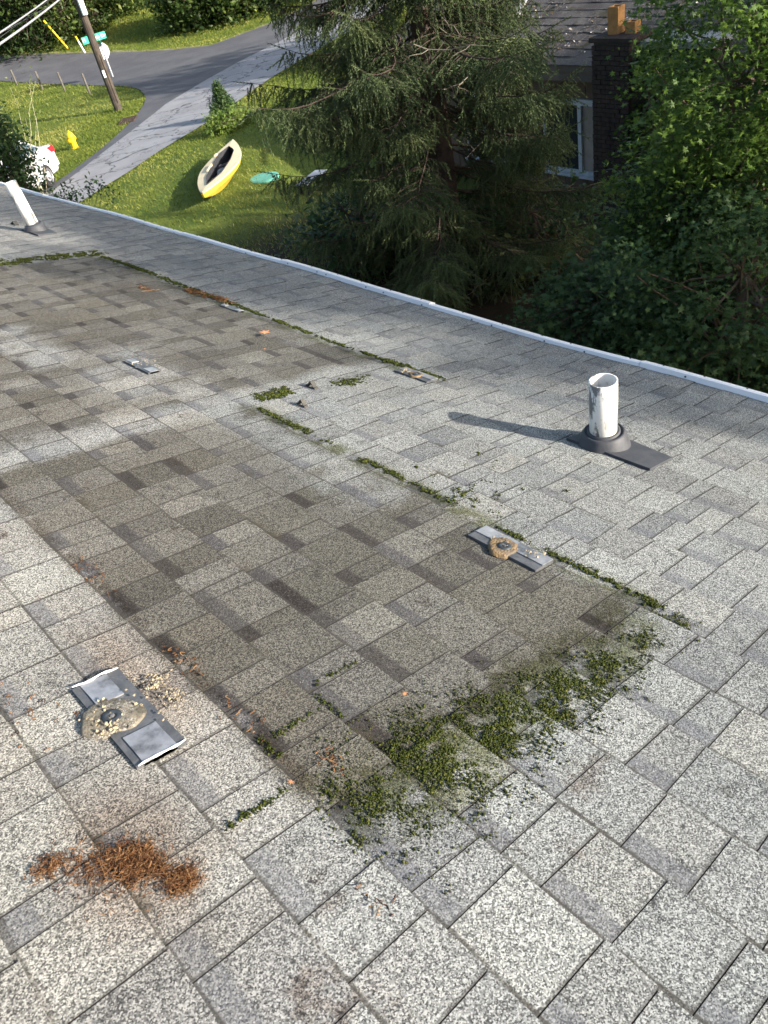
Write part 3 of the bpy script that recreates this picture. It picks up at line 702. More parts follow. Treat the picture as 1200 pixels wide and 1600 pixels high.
def broadleaf(name, label, cat, base, trunk_h, center, radii, clusters, per, leaf, mat, tv=None, tf=None, group=None, tilt=.8, tone=.5, trunk_r=.09,
              cl_sp=.30, flat=.5, shape=None, bark=None, limb_r=.018, stems=1, hollow=.35):
    base = np.asarray(base, float); center = np.asarray(center, float); radii = np.asarray(radii, float)
    tv = LV if tv is None else tv; tf = LF if tf is None else tf
    root = empty(name, base); tag(root, label, cat, group)
    d = rng.normal(0, 1, (clusters, 3)); d /= np.linalg.norm(d, axis=1)[:, None]
    r = rng.uniform(hollow, 1.0, clusters)**.6; lump = 1 + .22*np.sin(d[:, 0]*5+1)*np.cos(d[:, 2]*4+d[:, 1]*3)
    cc = center - base + d*(r*lump)[:, None]*radii
    if shape is not None: cc = shape(cc)
    mb = MB()
    tops = []
    for s_ in range(stems):
        tip = np.array([center[0]-base[0], center[1]-base[1], max(trunk_h, .2)]) + (rng.normal(0, .15, 3)*radii if stems > 1 else 0)
        st = bend(np.r_[rng.normal(0, .06, 2)*(stems > 1), -.15], tip, 0, 8, .05); tops.append(st)
        mb.tube(st, np.linspace(trunk_r, trunk_r*.45, 8), 8)
    for c_ in cc[:: max(1, clusters//60)]:
        st = tops[rng.integers(stems)]; k = rng.integers(3, 8)
        p = bend(st[k], c_, .06*np.linalg.norm(c_-st[k]), 6, .08); mb.tube(p, np.linspace(limb_r, limb_r*.25, 6), 4)
    mb.build('trunk', bark or M_BARK, root)
    n = clusters*per; ci = np.repeat(np.arange(clusters), per)
    off = rng.normal(0, 1, (n, 3))*np.array([cl_sp, cl_sp, cl_sp*flat]); off[:, 2] -= .25*(off[:, 0]**2+off[:, 1]**2)/max(cl_sp, .01)
    pos = cc[ci] + off
    ctone = np.clip(rng.normal(tone, .20, clusters), 0, 1)
    tn = np.clip(ctone[ci] + rng.normal(0, .13, n), 0, 1)
    V, T, tn = scatter(tv, tf, pos, rand_rot(n, tilt), leaf*rng.uniform(.4, 1.5, n), tn)
    tag(big_mesh('crown', V, T, mat, root, tn), kind='stuff')
    return root

# weeping spruce
def sprig_template():
    v = []; f = []; r_ = np.random.default_rng(3); n = 0; N = 22
    def tri(a, b, c):
        nonlocal n
        v.extend([a, b, c]); f.append((n, n+1, n+2)); n += 3
    for i in range(N):
        z = -i/N; a = i*2.4 + r_.uniform(-.3, .3); d = np.array([math.cos(a), math.sin(a), 0])
        l = .105*(1-.5*i/N)+.03; pt = d*l + np.array([0, 0, z-.13]); s_ = np.cross(d, [0, 0, 1])*.022
        tri(np.array([0, 0, z+.03])+s_, np.array([0, 0, z-.03])-s_, pt)
    tri(np.array([.03, 0, 0.]), np.array([-.03, 0, 0.]), np.array([0, 0, -1.05])); tri(np.array([0, .03, 0.]), np.array([0, -.03, 0.]), np.array([0, 0, -1.05]))
    return np.array(v), np.array(f)
SV, SF = sprig_template()
def rot_to(down, n):
    """rotations taking local -Z to the given directions, random spin"""
    z = -down/np.linalg.norm(down, axis=1)[:, None]; h = rng.normal(0, 1, (n, 3)); x = h - z*np.sum(h*z, 1)[:, None]
    x /= np.linalg.norm(x, axis=1)[:, None]; return np.stack([x, np.cross(z, x), z], 2)
def spruce(base, label):
    base = np.asarray(base, float); root = empty('spruce_tree', base); tag(root, label, 'spruce')
    Ht = 13.0; tr = MB(); tz = np.linspace(-.2, Ht, 16)
    tr.tube(np.c_[.03*np.sin(tz), .03*np.cos(tz*.8), tz], np.linspace(.20, .03, 16), 10).build('trunk', M_DARKBARK, root)
    br = MB(); dead = MB(); pos = []; dirs = []; size = []; tone = []
    z = .45
    while z < Ht-.4:
        low = z < 5.6
        R_ = 2.75*(1-z/Ht)**.8 + .1
        if z < 1.2: R_ *= .75+.2*z
        nb = int(rng.integers(6, 8)); a0 = U(0, 6.28)
        for b_ in range(nb):
            a = a0 + b_*2*np.pi/nb + rng.normal(0, .3); d = np.array([math.cos(a), math.sin(a), 0])
            L_ = R_*U(.62, 1.18)*(.80 if d @ [.71, -.68, 0] > .25 else 1.0)*(.84 if z < 3.0 and d @ [-.71, .68, 0] > .3 else 1.0)
            t = np.linspace(0, 1, 12); sag = -.30*L_*np.sin(t*np.pi*.72)*U(.6, 1.3) + .05*L_*t
            side = np.cross(d, [0, 0, 1]); wob = np.cumsum(rng.normal(0, .03*L_, 12)); btone = rng.normal(0, .10)
            P = d*(t*L_)[:, None] + side*(wob*t)[:, None]; P[:, 2] += z + sag
            br.tube(P, np.linspace(.017 if low else .02, .003, 12), 4)
            if low and rng.random() < .6:
                q0 = P[rng.integers(3, 8)]; e = d*U(.0, .4)+side*rng.normal(0, .6)+np.array([0, 0, U(-.6, .1)])
                pp_ = bend(q0, q0+e*U(.4, .9), -.05, 6, .2); dead.tube(pp_, np.linspace(.010, .002, 6), 3)
                for _ in range(4):
                    q1 = pp_[rng.integers(2, 5)]; dead.tube(bend(q1, q1+rng.normal(0, .15, 3)+d*.08, 0, 4, .15), np.linspace(.0045, .0013, 4), 3)
            step = .075 if low else .25
            for s_ in np.arange(.18, 1.0, step/L_):
                c = np.array([np.interp(s_, t, P[:, k]) for k in range(3)])
                if s_ < .45 and rng.random() < .6*(1-s_): continue
                for sd in (-1, 1):
                    if rng.random() < .12: continue
                    l2 = (.72*(1-s_)**.8+.14)*U(.4, 1.25)*(L_/3.0)**.5
                    t2 = np.linspace(0, 1, 5); e = (side*sd*U(.5, 1.0)+d*U(.3, .9)+np.array([0, 0, U(-.15, .1)])); e /= np.linalg.norm(e)
                    Q = c + e*(t2*l2)[:, None]; Q[:, 2] -= .34*l2*t2**1.7*U(.4, 1.6)
                    if low and l2 > .25: br.tube(Q, np.linspace(.006, .002, 5), 3)
                    m = max(2, int(l2/(.042 if low else .16)))
                    for t3 in np.linspace(.06, 1, m):
                        p_ = np.array([np.interp(t3, t2, Q[:, k]) for k in range(3)])
                        dn = np.array([0, 0, -1.0])*U(.25, 1.1)+e*U(.2, 1.0)+np.cross(e, [0, 0, 1])*rng.normal(0, .55)
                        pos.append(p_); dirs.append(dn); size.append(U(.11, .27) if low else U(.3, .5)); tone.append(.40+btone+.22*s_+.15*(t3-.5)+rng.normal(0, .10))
                    if low and rng.random() < .45:      # a longer hanging tassel
                        k_ = int(U(2, 5)); p_ = Q[rng.integers(2, 5)].copy()
                        for j_ in range(k_):
                            pos.append(p_.copy()); dirs.append(np.array([0, 0, -1.0])+rng.normal(0, .12, 3)); size.append(.16); tone.append(.5+btone+rng.normal(0, .1)); p_ = p_ + [rng.normal(0, .012), rng.normal(0, .012), -.10]
            pos.append(P[-1]); dirs.append(P[-1]-P[-2]); size.append(.24); tone.append(.7)
        z += U(.22, .34) if low else U(.45, .65)
    tag(br.build('branches', M_DARKBARK, root), kind='stuff'); tag(dead.build('dead_twigs', M_TWIG, root), kind='stuff')
    pos = np.array(pos); dirs = np.array(dirs); n = len(pos)
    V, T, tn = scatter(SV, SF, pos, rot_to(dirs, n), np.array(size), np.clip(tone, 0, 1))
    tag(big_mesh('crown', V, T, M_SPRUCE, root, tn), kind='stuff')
    print('spruce sprigs', n, 'tris', len(T))
spruce(gp(at(712, 430)), 'large weeping spruce standing beyond the eave in the middle of the picture')

def near(px, py, t): return ray(px, py)*t
def spot(px, py, t):
    c = near(px, py, t); return gp(c), c
b, c = spot(1205, 110, 8.6)
broadleaf('maple_tree', 'bright green maple at the upper right, nearest tree beyond the eave', 'maple', b, 3.2, c, (1.0, 1.05, 1.35), 160, 160, .052, M_MAPLE, tone=.72, tilt=.9, cl_sp=.17, group='maples at the right')
b, c = spot(1085, 335, 9.4)
broadleaf('maple_tree', 'feathery mid green maple between the spruce and the bright maple', 'maple', b, 2.2, c, (.80, .85, .85), 110, 130, .050, M_MAPLE, tone=.48, tilt=.9, cl_sp=.15, group='maples at the right')
b, c = spot(1160, 460, 8.0)
broadleaf('maple_tree', 'dark low maple below the bright maple at the right edge of the picture', 'maple', b, 1.5, c, (1.2, 1.1, 1.1), 120, 140, .054, M_DEEP, tone=.50, tilt=.9, cl_sp=.18, group='maples at the right')
b, c = spot(960, 510, 9.0)
broadleaf('shrub', 'dark bluish green broadleaf shrub low against the white eave under the spruce', 'shrub', b, .8, c, (1.0, .9, .75), 80, 100, .068, M_DEEP, tone=.5, cl_sp=.22, stems=3, trunk_r=.025)
b, c = spot(560, 375, 13.0)
broadleaf('shrub', 'dark broadleaf shrub at the foot of the spruce beside the shaded lawn', 'shrub', b, .8, c, (1.05, 1.1, .9), 80, 60, .085, M_DEEP, OV, OF, tone=.45, cl_sp=.24, stems=4, trunk_r=.025)
b, c = spot(1090, 590, 8.6)
broadleaf('shrub', 'dark shrub just behind the eave right of the vent pipe', 'shrub', b, .8, c, (1.3, 1.3, .7), 90, 90, .07, M_DEEP, tone=.42, cl_sp=.25, stems=4, trunk_r=.025)
b, c = spot(845, 395, 12.4)
broadleaf('shrub', 'dim evergreen undergrowth below the neighbouring window', 'shrub', b, .8, c, (1.3, 1.5, .9), 90, 55, .09, M_DEEP, OV, OF, tone=.55, cl_sp=.26, stems=4, trunk_r=.02)
b, c = spot(1040, 120, 15.2)
broadleaf('shrub', 'green creeper growing over the flank of the brick chimney', 'shrub', b, 2.4, c - [0, 0, .6], (.5, .6, 1.5), 46, 50, .08, M_MAPLE, tone=.42, cl_sp=.2, stems=2, trunk_r=.03)
# bush in front of the parked car, with a loose skirt of sprays
b, c = spot(6, 247, 16.0)
broadleaf('shrub', 'dark small leaved bush in front of the parked white car', 'shrub', b, 1.3, c, (.40, .46, .85), 100, 80, .055, M_DEEP, OV, OF, tone=.62, cl_sp=.14, flat=.8, stems=3, trunk_r=.03, tilt=1.3, limb_r=.01)
b, c = spot(118, 312, 15.4)
broadleaf('shrub', 'low loose spray of leaves right of the dark bush, over the lane end', 'shrub', b, 1.3, c, (.75, .3, .24), 26, 34, .05, M_DEEP, OV, OF, tone=.6, cl_sp=.09, flat=.9, stems=2, trunk_r=.02, tilt=1.3, limb_r=.008)
b, c = spot(6, 165, 18.5)
broadleaf('shrub', 'sparse pale barked shrub with few leaves at the left edge', 'shrub', b, 1.9, c, (1.0, .7, .45), 14, 22, .05, M_FAR, OV, OF, tone=.85, cl_sp=.16, flat=1, bark=plain('pale_bark', (.55,.50,.36), (.4,.36,.25), 8, .9), stems=1, trunk_r=.018, tilt=1.4, limb_r=.006, hollow=.6)
# conical shrub and its low neighbour on the lawn
p = gp(at(354, 184)); cone = lambda q: np.c_[q[:, 0]*(1-np.clip(q[:, 2]/1.10, 0, .96)), q[:, 1]*(1-np.clip(q[:, 2]/1.10, 0, .96)), q[:, 2]]
broadleaf('conifer_shrub', 'small dark conical conifer shrub on the lawn by the lane', 'shrub', p, 1.0, p + [0, 0, .45], (.58, .58, .58), 170, 42, .06, M_DEEP, OV, OF, tone=.72, cl_sp=.07, flat=1.2, shape=cone, tilt=1.4, trunk_r=.03, limb_r=.006, hollow=.2)
p = gp(at(358, 203)); q = np.array([.80, .55, 0])
broadleaf('low_shrub', 'low rounded light green shrub at the foot of the conical shrub', 'shrub', p, .25, p + [.1, .0, .22], (.85, .6, .32), 90, 40, .075, M_LIME, OV, OF, tone=.82, cl_sp=.09, flat=.9, stems=4, trunk_r=.015, limb_r=.006, hollow=.3)

# hedge trees and big bushes beyond the far road
def far_tree(px, py, rx, rz, label, tone=.45, kind='tree', push=0.0, lift=.75):
    p = at(px, py); p = gp(p*(1+push)); c = p + [0, 0, rz*lift]
    broadleaf('hedge_tree' if kind == 'tree' else 'bush', label, kind, p, rz*.6, c, (rx, rx, rz), 110, 62, .21, M_FAR, OV, OF, 'trees beyond the far road', 1.2, tone, .16, rx*.20, .8, stems=1, limb_r=.03)
far_tree(12, 78, 3.2, 3.4, 'dark hedge tree at the left edge behind the power cables', .22)
far_tree(62, 76, 3.0, 4.0, 'dark hedge tree directly behind the yellow guard', .30)
far_tree(105, 66, 2.6, 3.4, 'mid green hedge tree behind the white marker stake', .50)
far_tree(150, 42, 2.6, 3.0, 'hedge tree just right of the utility pole top', .48)
far_tree(196, 18, 2.6, 2.6, 'small lit hedge tree at the upper end of the hedge', .62)
far_tree(310, 40, 2.1, 2.3, 'round dark bush on the upper lawn, left half of the pair', .42, 'bush')
far_tree(372, 28, 2.0, 2.2, 'round dark bush on the upper lawn, right half of the pair', .50, 'bush')
far_tree(445, 6, 2.2, 2.2, 'bush at the top of the picture left of the spruce tip', .45, 'bush')
for i, (px, py, lab) in enumerate(((-60, 78, 'hedge tree beyond the left edge of the picture, next to the dark hedge'), (-140, 80, 'outermost hedge tree beyond the left edge of the picture'), (30, 50, 'tall dark tree rising behind the hedge at upper left'), (120, 25, 'tall tree rising behind the hedge near the pole'), (230, -25, 'tree on the crest above the upper lawn'))):
    far_tree(px, py, 4.0, 5.0, lab, .3, 'tree', .05)

# tall trees out of view to the right: their shade lies along the eave and over the garden
def sun_side(a, h, b):
    """place by how it stands against the sun: a = sideways, h = towards the sun, b = height of the shade edge"""
    x = .911*a+.411*h; y = .411*a-.911*h; return np.array([x, y, (b+.326*h)/.946])
for i, (a_, h_, top, rx, rz, lab) in enumerate((
        (3.28, 17, -2.30, 1.10, 1.15, 'leafy tree out of view at the right, nearest to the eave'),
        (4.25, 18, -1.30, 1.25, 1.3, 'second leafy tree out of view at the right'),
        (5.45, 21, -.75, 1.35, 1.45, 'third leafy tree out of view at the right'),
        (6.9, 16, -3.7, 1.25, 1.15, 'low leafy tree added out of view at the right to shade the maples'),  # unseen low crown, added to darken the low maple
        (11.1, 20, -4.0, 2.5, 3.2, 'leafy tree out of view at the right, upwind of the spruce'),
        (14.8, 23, -4.2, 2.4, 3.2, 'second leafy tree out of view at the right, upwind of the spruce'),
        (32.3, 12, -1.1, 4.0, 5.0, 'big leafy tree behind the neighbouring house, out of view'))):
    tp = sun_side(a_, h_, top); g_ = gp(tp)
    broadleaf('shade_tree', lab, 'tree', g_, (tp[2]-g_[2])*.8, tp, (rx, rx, rz), 150, 34, .135*rx, M_FAR, OV, OF, 'tall trees out of view at the right', 1.2, .5, .16, rx*.2, .8, limb_r=.04)

# ------------------------------------------------------------------ neighbouring house
M_SIDE = plain('brown_siding', (.085,.060,.045), (.11,.08,.06), 5, .8, .2, bump=.3)
M_FASC = plain('brown_fascia', (.075,.058,.050), (.095,.075,.065), 4, .7, .25)
M_FRAME = plain('pale_frame', (.36,.39,.42), (.30,.33,.36), 6, .5, .4, dirt=(.2,.2,.2), dscale=12, damt=.4)
M_CURT = plain('drawn_curtain', (.25,.22,.19), (.20,.175,.15), 4, .9, .1)
M_BRICK = plain('dark_brick', (.050,.034,.028), (.030,.024,.022), 9, .9, .15, bump=.5, dirt=(.012,.012,.012), dscale=4, damt=.8)
M_FLUE = plain('terracotta', (.33,.175,.065), (.27,.14,.05), 12, .8, .2, bump=.2, dirt=(.12,.07,.03), dscale=14, damt=.5)
M_SLAB = plain('grey_stone', (.28,.29,.28), (.20,.21,.20), 8, .9, .2, bump=.4)
def glass_material():
    t = NT('window_glass'); t.done((.02,.024,.026), .08, .6); return t.m
M_GLASS = glass_material()
def old_roof_material():
    t = NT('littered_roof'); g_, = (t.noise(60, 4, rough=.8),)
    c = t.mix(t.ss(t.noise(1.6, 5), .35, .65), (.055,.050,.048), (.095,.088,.082))
    c = t.mix(t.math('MULTIPLY', t.ss(g_, .57, .64), .7), c, (.26,.235,.21)); c = t.mix(t.math('MULTIPLY', t.ss(t.noise(3, 5), .54, .66), .8), c, (.045,.04,.02))
    t.bump(g_, .7, .03); return t.done(c, .92, .15)
M_OROOF = old_roof_material()
ca, sa = math.cos(rad(-5.4)), math.sin(rad(-5.4))
o_ = near(905, 268, 18.0)                       # foot of the window mullion
nb = empty('neighbour_house', (o_[0], o_[1], o_[2]-1.0), rad(-5.4))
tag(nb, 'low brown neighbouring house half hidden behind the spruce and maples', 'house')
# local frame: +Y along the facade to the left of the picture, +X into the house, z from the ground
zw0, zw1 = 1.0, 2.32                            # window foot and head
ze = 2.86                                       # underside of eave
D = 7.0; y0, y1 = -6.5, 5.6
wl = MB().box((.06, y0, -.6), (D, y1, ze)).build('wall', M_SIDE, nb)
nbd = int((y1-y0)/.3)
bd = MB().box((0, 0, 0), (.055, .285, zw0+.5)).build('siding_board', M_SIDE)
bd.parent = wl; bd.location = (.004, y0, -.55)
tb = MB().box((0, 0, 0), (.055, .285, ze-zw1-.09)).build('siding_board', M_SIDE); tb.parent = wl; tb.location = (.004, y0, zw1+.09)
fb = MB().box((0, 0, 0), (.055, .285, zw1-zw0+.155)).build('siding_board', M_SIDE); fb.parent = wl; fb.location = (.004, y0, zw0-.05)
bm_low, bm_top, bm_mid = bd.data, tb.data, fb.data
wins = [(-.98, .92), (2.05, 3.35)]
for i in range(1, nbd):
    yy = y0 + i*.3
    for me, zz, full in ((bm_low, -.55, 0), (bm_top, zw1+.09, 0), (bm_mid, zw0-.05, 1)):
        if full and any(a-.34 < yy < b+.05 for a, b in wins): continue
        o = bpy.data.objects.new('siding_board', me); COL.objects.link(o); o.parent = wl; o.location = (.004 + rng.normal(0, .003), yy, zz)
for a, b in wins:
    wf = MB().box((-.02, a, zw0-.05), (.05, b, zw0+.03)).box((-.02, a, zw1-.05), (.05, b, zw1+.06)).box((-.018, a, zw0+.03), (.05, a+.07, zw1-.05)).box((-.018, b-.07, zw0+.03), (.05, b, zw1-.05))
    m_ = (a+b)/2 - .03
    wf.box((-.03, m_-.045, zw0+.03), (.05, m_+.045, zw1-.05))
    wo = wf.build('window', M_FRAME, nb)
    MB().box((.02, a+.07, zw0+.03), (.03, m_-.045, zw1-.05)).build('pane', M_CURT if a < 0 else M_GLASS, wo)
    MB().box((.02, m_+.045, zw0+.03), (.03, b-.07, zw1-.05)).build('pane', M_GLASS, wo)
    MB().box((-.09, a-.06, zw0-.10), (.0, b+.06, zw0-.053)).build('sill', M_FRAME, wo)
# eave, fascia and roof
MB().box((-.42, y0-.4, ze), (.1, y1+.4, ze+.05)).build('soffit', M_FASC, nb)
MB().box((-.46, y0-.4, ze-.03), (-.422, y1+.4, ze+.13)).build('fascia', M_FASC, nb)
MB().box((-.482, y0-.4, ze+.132), (-.424, y1+.4, ze+.25)).build('fascia', M_FASC, nb)
sl_ = math.tan(rad(17)); xr = D/2
rf = MB().add([(-.5, y0-.5, ze+.25), (-.5, y1+.5, ze+.25), (xr, y1+.5, ze+.25+(xr+.5)*sl_), (xr, y0-.5, ze+.25+(xr+.5)*sl_), (D+.5, y0-.5, ze+.25), (D+.5, y1+.5, ze+.25)], [(0, 3, 2, 1), (3, 4, 5, 2), (0, 1, 5, 4), (0, 4, 3), (1, 2, 5)]).build('roof', M_OROOF, nb)
# courses of old shingles near the eave
yy = np.arange(y0-.5, y1+.5, .30)
shm = MB().box((0, 0, 0), (.30, .299, .008)); s0 = shm.build('old_shingle', M_OROOF); s0.data.materials.clear(); s0.data.materials.append(M_OROOF)
first = True
for r_ in range(9):
    for y_ in yy + (r_ % 2)*.15:
        if not (-3.2 < y_ < 4.6): continue
        o = s0 if first else bpy.data.objects.new('old_shingle', s0.data)
        if not first: COL.objects.link(o)
        first = False; x_ = -.52 + r_*.24
        o.parent = rf; o.location = (x_, y_, ze+.25+(x_+.5)*sl_+.010+rng.uniform(0, .003)); o.rotation_euler = (rng.normal(0, .012), -rad(17)+rad(2.2)+rng.normal(0, .01), rng.normal(0, .02))
rv = rng.uniform([-.5, -3.4], [2.2, 4.8], (2600, 2)); rv = rv[rng.random(len(rv)) < np.clip(.35+.5*np.sin(rv[:, 0]*3+rv[:, 1]*2)+.3*np.sin(rv[:, 1]*5), .05, 1)]
ps = np.c_[rv, ze+.25+(rv[:, 0]+.5)*sl_+.03]; lv_, lt_, ltn = scatter(OV, OF, ps, rand_rot(len(ps), .5), rng.uniform(.02, .07, len(ps)), rng.uniform(0, 1, len(ps)))
M_CHIP = leafy('roof_litter', [(0, (.05,.035,.02)), (.5, (.17,.13,.09)), (.8, (.30,.27,.23)), (1, (.5,.48,.45))], .0, .9, .1)
tag(big_mesh('leaf_litter', lv_, lt_, M_CHIP, rf, ltn), kind='stuff')
# brick chimney with flues
ch = empty('brick_chimney', (0, 0, 0)); ch.parent = nb; ch.location = (-.55, -1.52, 0)
zc = ze + .72
cw, cd = .80, .62
core = MB().box((-cd/2+.02, -cw/2+.02, -.6), (cd/2-.02, cw/2-.02, zc)).build('chimney_core', plain('mortar', (.05,.045,.04), rough=.95, bump=.2), ch)
bk = MB().box((-.1, -.1, -.03), (.1, .1, .03)); bk_me = None
for row in range(56):
    z_ = -.5 + row*.0755
    if z_ > zc - .04: break
    for side in range(2):
        n_ = 4; L_ = cw/n_
        for i in range(n_ + row % 2):
            yy_ = -cw/2 + (i + (.5 if row % 2 == 0 else 0))*L_
            ln = L_ if (row % 2 == 0 or 0 < i < n_) else L_/2
            if row % 2 and i == 0: yy_ += L_/4
            if row % 2 and i == n_: yy_ -= L_/4
            if side == 1: continue
            if bk_me is None:
                o = MB().box((-.05, -.5, -.033), (.03, .5, .033)).build('brick', M_BRICK, ch); bk_me = o.data
            else:
                o = bpy.data.objects.new('brick', bk_me); COL.objects.link(o); o.parent = ch
            o.location = (-cd/2 + .028 + rng.normal(0, .004), yy_, z_); o.scale = (1, ln-.012, 1)
MB().box((-cd/2-.03, -cw/2-.05, zc), (cd/2+.03, cw/2+.05, zc+.07)).build('cap', M_BRICK, ch)
def flue(y_, h, s_, x_=0, lean=0):
    m_ = MB()
    for (xa, xb, ya, yb) in ((-s_, s_, -s_, -s_+.03), (-s_, s_, s_-.03, s_), (-s_, -s_+.03, -s_+.03, s_-.03), (s_-.03, s_, -s_+.03, s_-.03)):
        m_.box((xa, ya, 0), (xb, yb, h))
    o = m_.build('flue', M_FLUE, ch); o.location = (x_, y_, zc+.07); o.rotation_euler = (lean, 0, .1)
flue(.14, .40, .10); flue(-.17, .17, .09, .05)
sb = MB().box((-.3, -1.35, 0), (.35, 0, .09)).build('stone_slab', M_SLAB, nb); sb.location = (-.35, -1.95, ze+.60); tag(sb, 'pale stone slab lying along the roof edge')
MB().box((-.2, -1.3, -.6), (.25, -.05, .0)).build('slab_base', M_BRICK, nb).location = (-.33, -1.95, ze+.60)
pk = near(812, 14, 18.6); M_PLANK = plain('weathered_plank', (.30,.29,.28), (.22,.21,.2), 9, .9)
pl = MB().box((-.5, -.06, -.02), (.5, .06, .02)).build('plank', M_PLANK); pl.location = pk; pl.rotation_euler = (0, -.25, .4); tag(pl, 'loose grey plank on the littered neighbouring roof', 'plank')

# ------------------------------------------------------------------ boat on the lawn
M_YEL = plain('yellow_hull', (.60,.41,.045), (.53,.35,.035), 1.5, .45, .4, bump=0)
M_DECKP = plain('cream_deck', (.62,.52,.33), (.54,.45,.28), 1.2, .6, .3, bump=0)
M_BLK = plain('dark_interior', (.022,.023,.026), (.035,.035,.036), 8, .8, .2)
M_GREY = plain('grey_bundle', (.22,.225,.23), (.10,.105,.11), 9, .7, .3, bump=.4)
M_BRN = plain('brown_board', (.11,.07,.045), (.07,.045,.03), 9, .8, .2)
A_ = at(322, 296, .40); B_ = at(379, 214, .40); ax2 = (B_-A_)[:2]; Lb = float(np.linalg.norm(ax2)); yaw = math.atan2(ax2[1], ax2[0])
nrm2 = np.array([-math.sin(yaw), math.cos(yaw)])
mid = (A_[:2]+B_[:2])/2 + nrm2*.17
boat = empty('rowing_boat', gp(mid), yaw + .035); tag(boat, 'small cream decked boat with yellow hull lying on the lawn', 'boat')
boat.rotation_euler = (-.07, .02, yaw+.035)
xs = np.linspace(-1, 1, 25); Lh = Lb/2
def half(x): return .47*(1-np.abs(x)**1.75)**1.0*(1+.10*x)
rings = []
for x in xs:
    hw = max(half(x), .018); zt = .34+.06*x*x; zb = .05+.22*abs(x)**3
    rings.append(np.array([(x*Lh, -hw, zt), (x*Lh*.985, -hw*.93, zt-.11), (x*Lh*.93, -hw*.42, zb), (x*Lh*.93, hw*.42, zb), (x*Lh*.985, hw*.93, zt-.11), (x*Lh, hw, zt)]))
n = 6; V = np.concatenate(rings); f = []
for i in range(len(xs)-1):
    for j in range(5): f.append((i*n+j, (i+1)*n+j, (i+1)*n+j+1, i*n+j+1))
f += [(0, 1, 2, 3, 4, 5), tuple((len(xs)-1)*n+j for j in range(6))[::-1]]
MB().add(V, f).build('hull', M_YEL, boat, False)
ck = [(-1.62, -.02), (-.75, -.19), (.35, -.23), (1.15, -.20), (1.62, .0), (1.15, .20), (.35, .23), (-.75, .19)]
def inner(x):
    """half width of the cockpit opening at x metres"""
    return np.interp(x, [-1.62, -.75, .35, 1.15, 1.62], [0, .19, .235, .20, 0], left=0, right=0)
dk = MB(); xf = np.unique(np.r_[xs*Lh, [-1.62, -1.61, -.75, .35, 1.15, 1.61, 1.62]]); xf = np.sort(xf)
for sgn in (-1, 1):
    vo = np.array([(x, sgn*(half(np.clip(x/Lh, -1, 1))+.02), .355+.06*(x/Lh)**2) for x in xf]); vi = np.array([(x, sgn*inner(x), .366+.06*(x/Lh)**2) for x in xf])
    vo2 = vo - [0, 0, .03]; k = len(xf)
    q = [(i, i+1, k+i+1, k+i) for i in range(k-1)] + [(2*k+i, 2*k+i+1, i+1, i) for i in range(k-1)]
    if sgn > 0: q = [t_[::-1] for t_ in q]
    dk.add(np.vstack([vo, vi, vo2]), q)
dk.build('deck', M_DECKP, boat)
cm = MB()
for sgn in (-1, 1):
    xr_ = np.linspace(-1.62, 1.62, 20); t_ = np.array([(x, sgn*inner(x), .385+.06*(x/Lh)**2) for x in xr_])
    b_ = np.array([(x, sgn*inner(x)*1.02, .10) for x in xr_]); cm.add(np.vstack([t_, b_]), [(i, i+1, 20+i+1, 20+i) for i in range(19)])
cm.build('coaming', M_BLK, boat)
MB().add([(x, y, .11) for x, y in ck], [tuple(range(8))]).build('cockpit_floor', M_BLK, boat)
MB().box((-.72, -.17, .20), (-.40, .17, .24)).build('seat', M_BRN, boat)
MB().box((.10, -.06, .13), (.85, .10, .22)).build('oar_bundle', M_BRN, boat)
v, f = blob(.15, 5, .7, 2, .12); MB().add(v*[1.9, .9, 1]+[-.15, -.05, .22], f).build('tarpaulin', M_GREY, boat)
v, f = blob(.10, 8, .8, 2, .15); MB().add(v*[1.2, 1, 1]+[.35, .04, .24], f).build('bag', M_BLK, boat)
MB().box((-.3, .225, .36), (.28, .26, .41)).box((1.0, .24, .36), (1.18, .30, .42)).build('side_rail', M_DECKP, boat)

# round green lid in the grass
M_TEAL = plain('teal_plastic', (.11,.33,.25), (.09,.28,.21), 2, .6, .3, bump=0)
ld = empty('tank_lid', gp(at(412, 279))); tag(ld, 'round teal plastic tank lid set in the lawn beside the boat', 'lid')
MB().lathe([(.38, -.05), (.38, .02), (.365, .035), (.30, .042), (.1, .045)], 28).build('cover', M_TEAL, ld)
for i in range(6):
    a = i*math.pi/3; MB().box((.14, -.012, .0), (.31, .012, .046), mtx(np.array([[math.cos(a), -math.sin(a), 0], [math.sin(a), math.cos(a), 0], [0, 0, 1]]), (0, 0, 0))).build('rib', M_TEAL, ld)

# grey topped table under the spruce edge
M_TOP = plain('grey_table_top', (.30,.31,.33), (.22,.23,.25), 5, .6, .3)
tp_ = gp(at(492, 300)); tbl = empty('garden_table', tp_, .35); tag(tbl, 'low grey garden table under the edge of the spruce', 'table')
MB().box((-.46, -.16, .30), (.46, .16, .33)).build('table_top', M_TOP, tbl)
for sx in (-1, 1):
    for sy in (-1, 1): MB().box((sx*.38-.03, sy*.1-.03, 0), (sx*.38+.03, sy*.1+.03, .30)).build('leg', M_BLK, tbl)

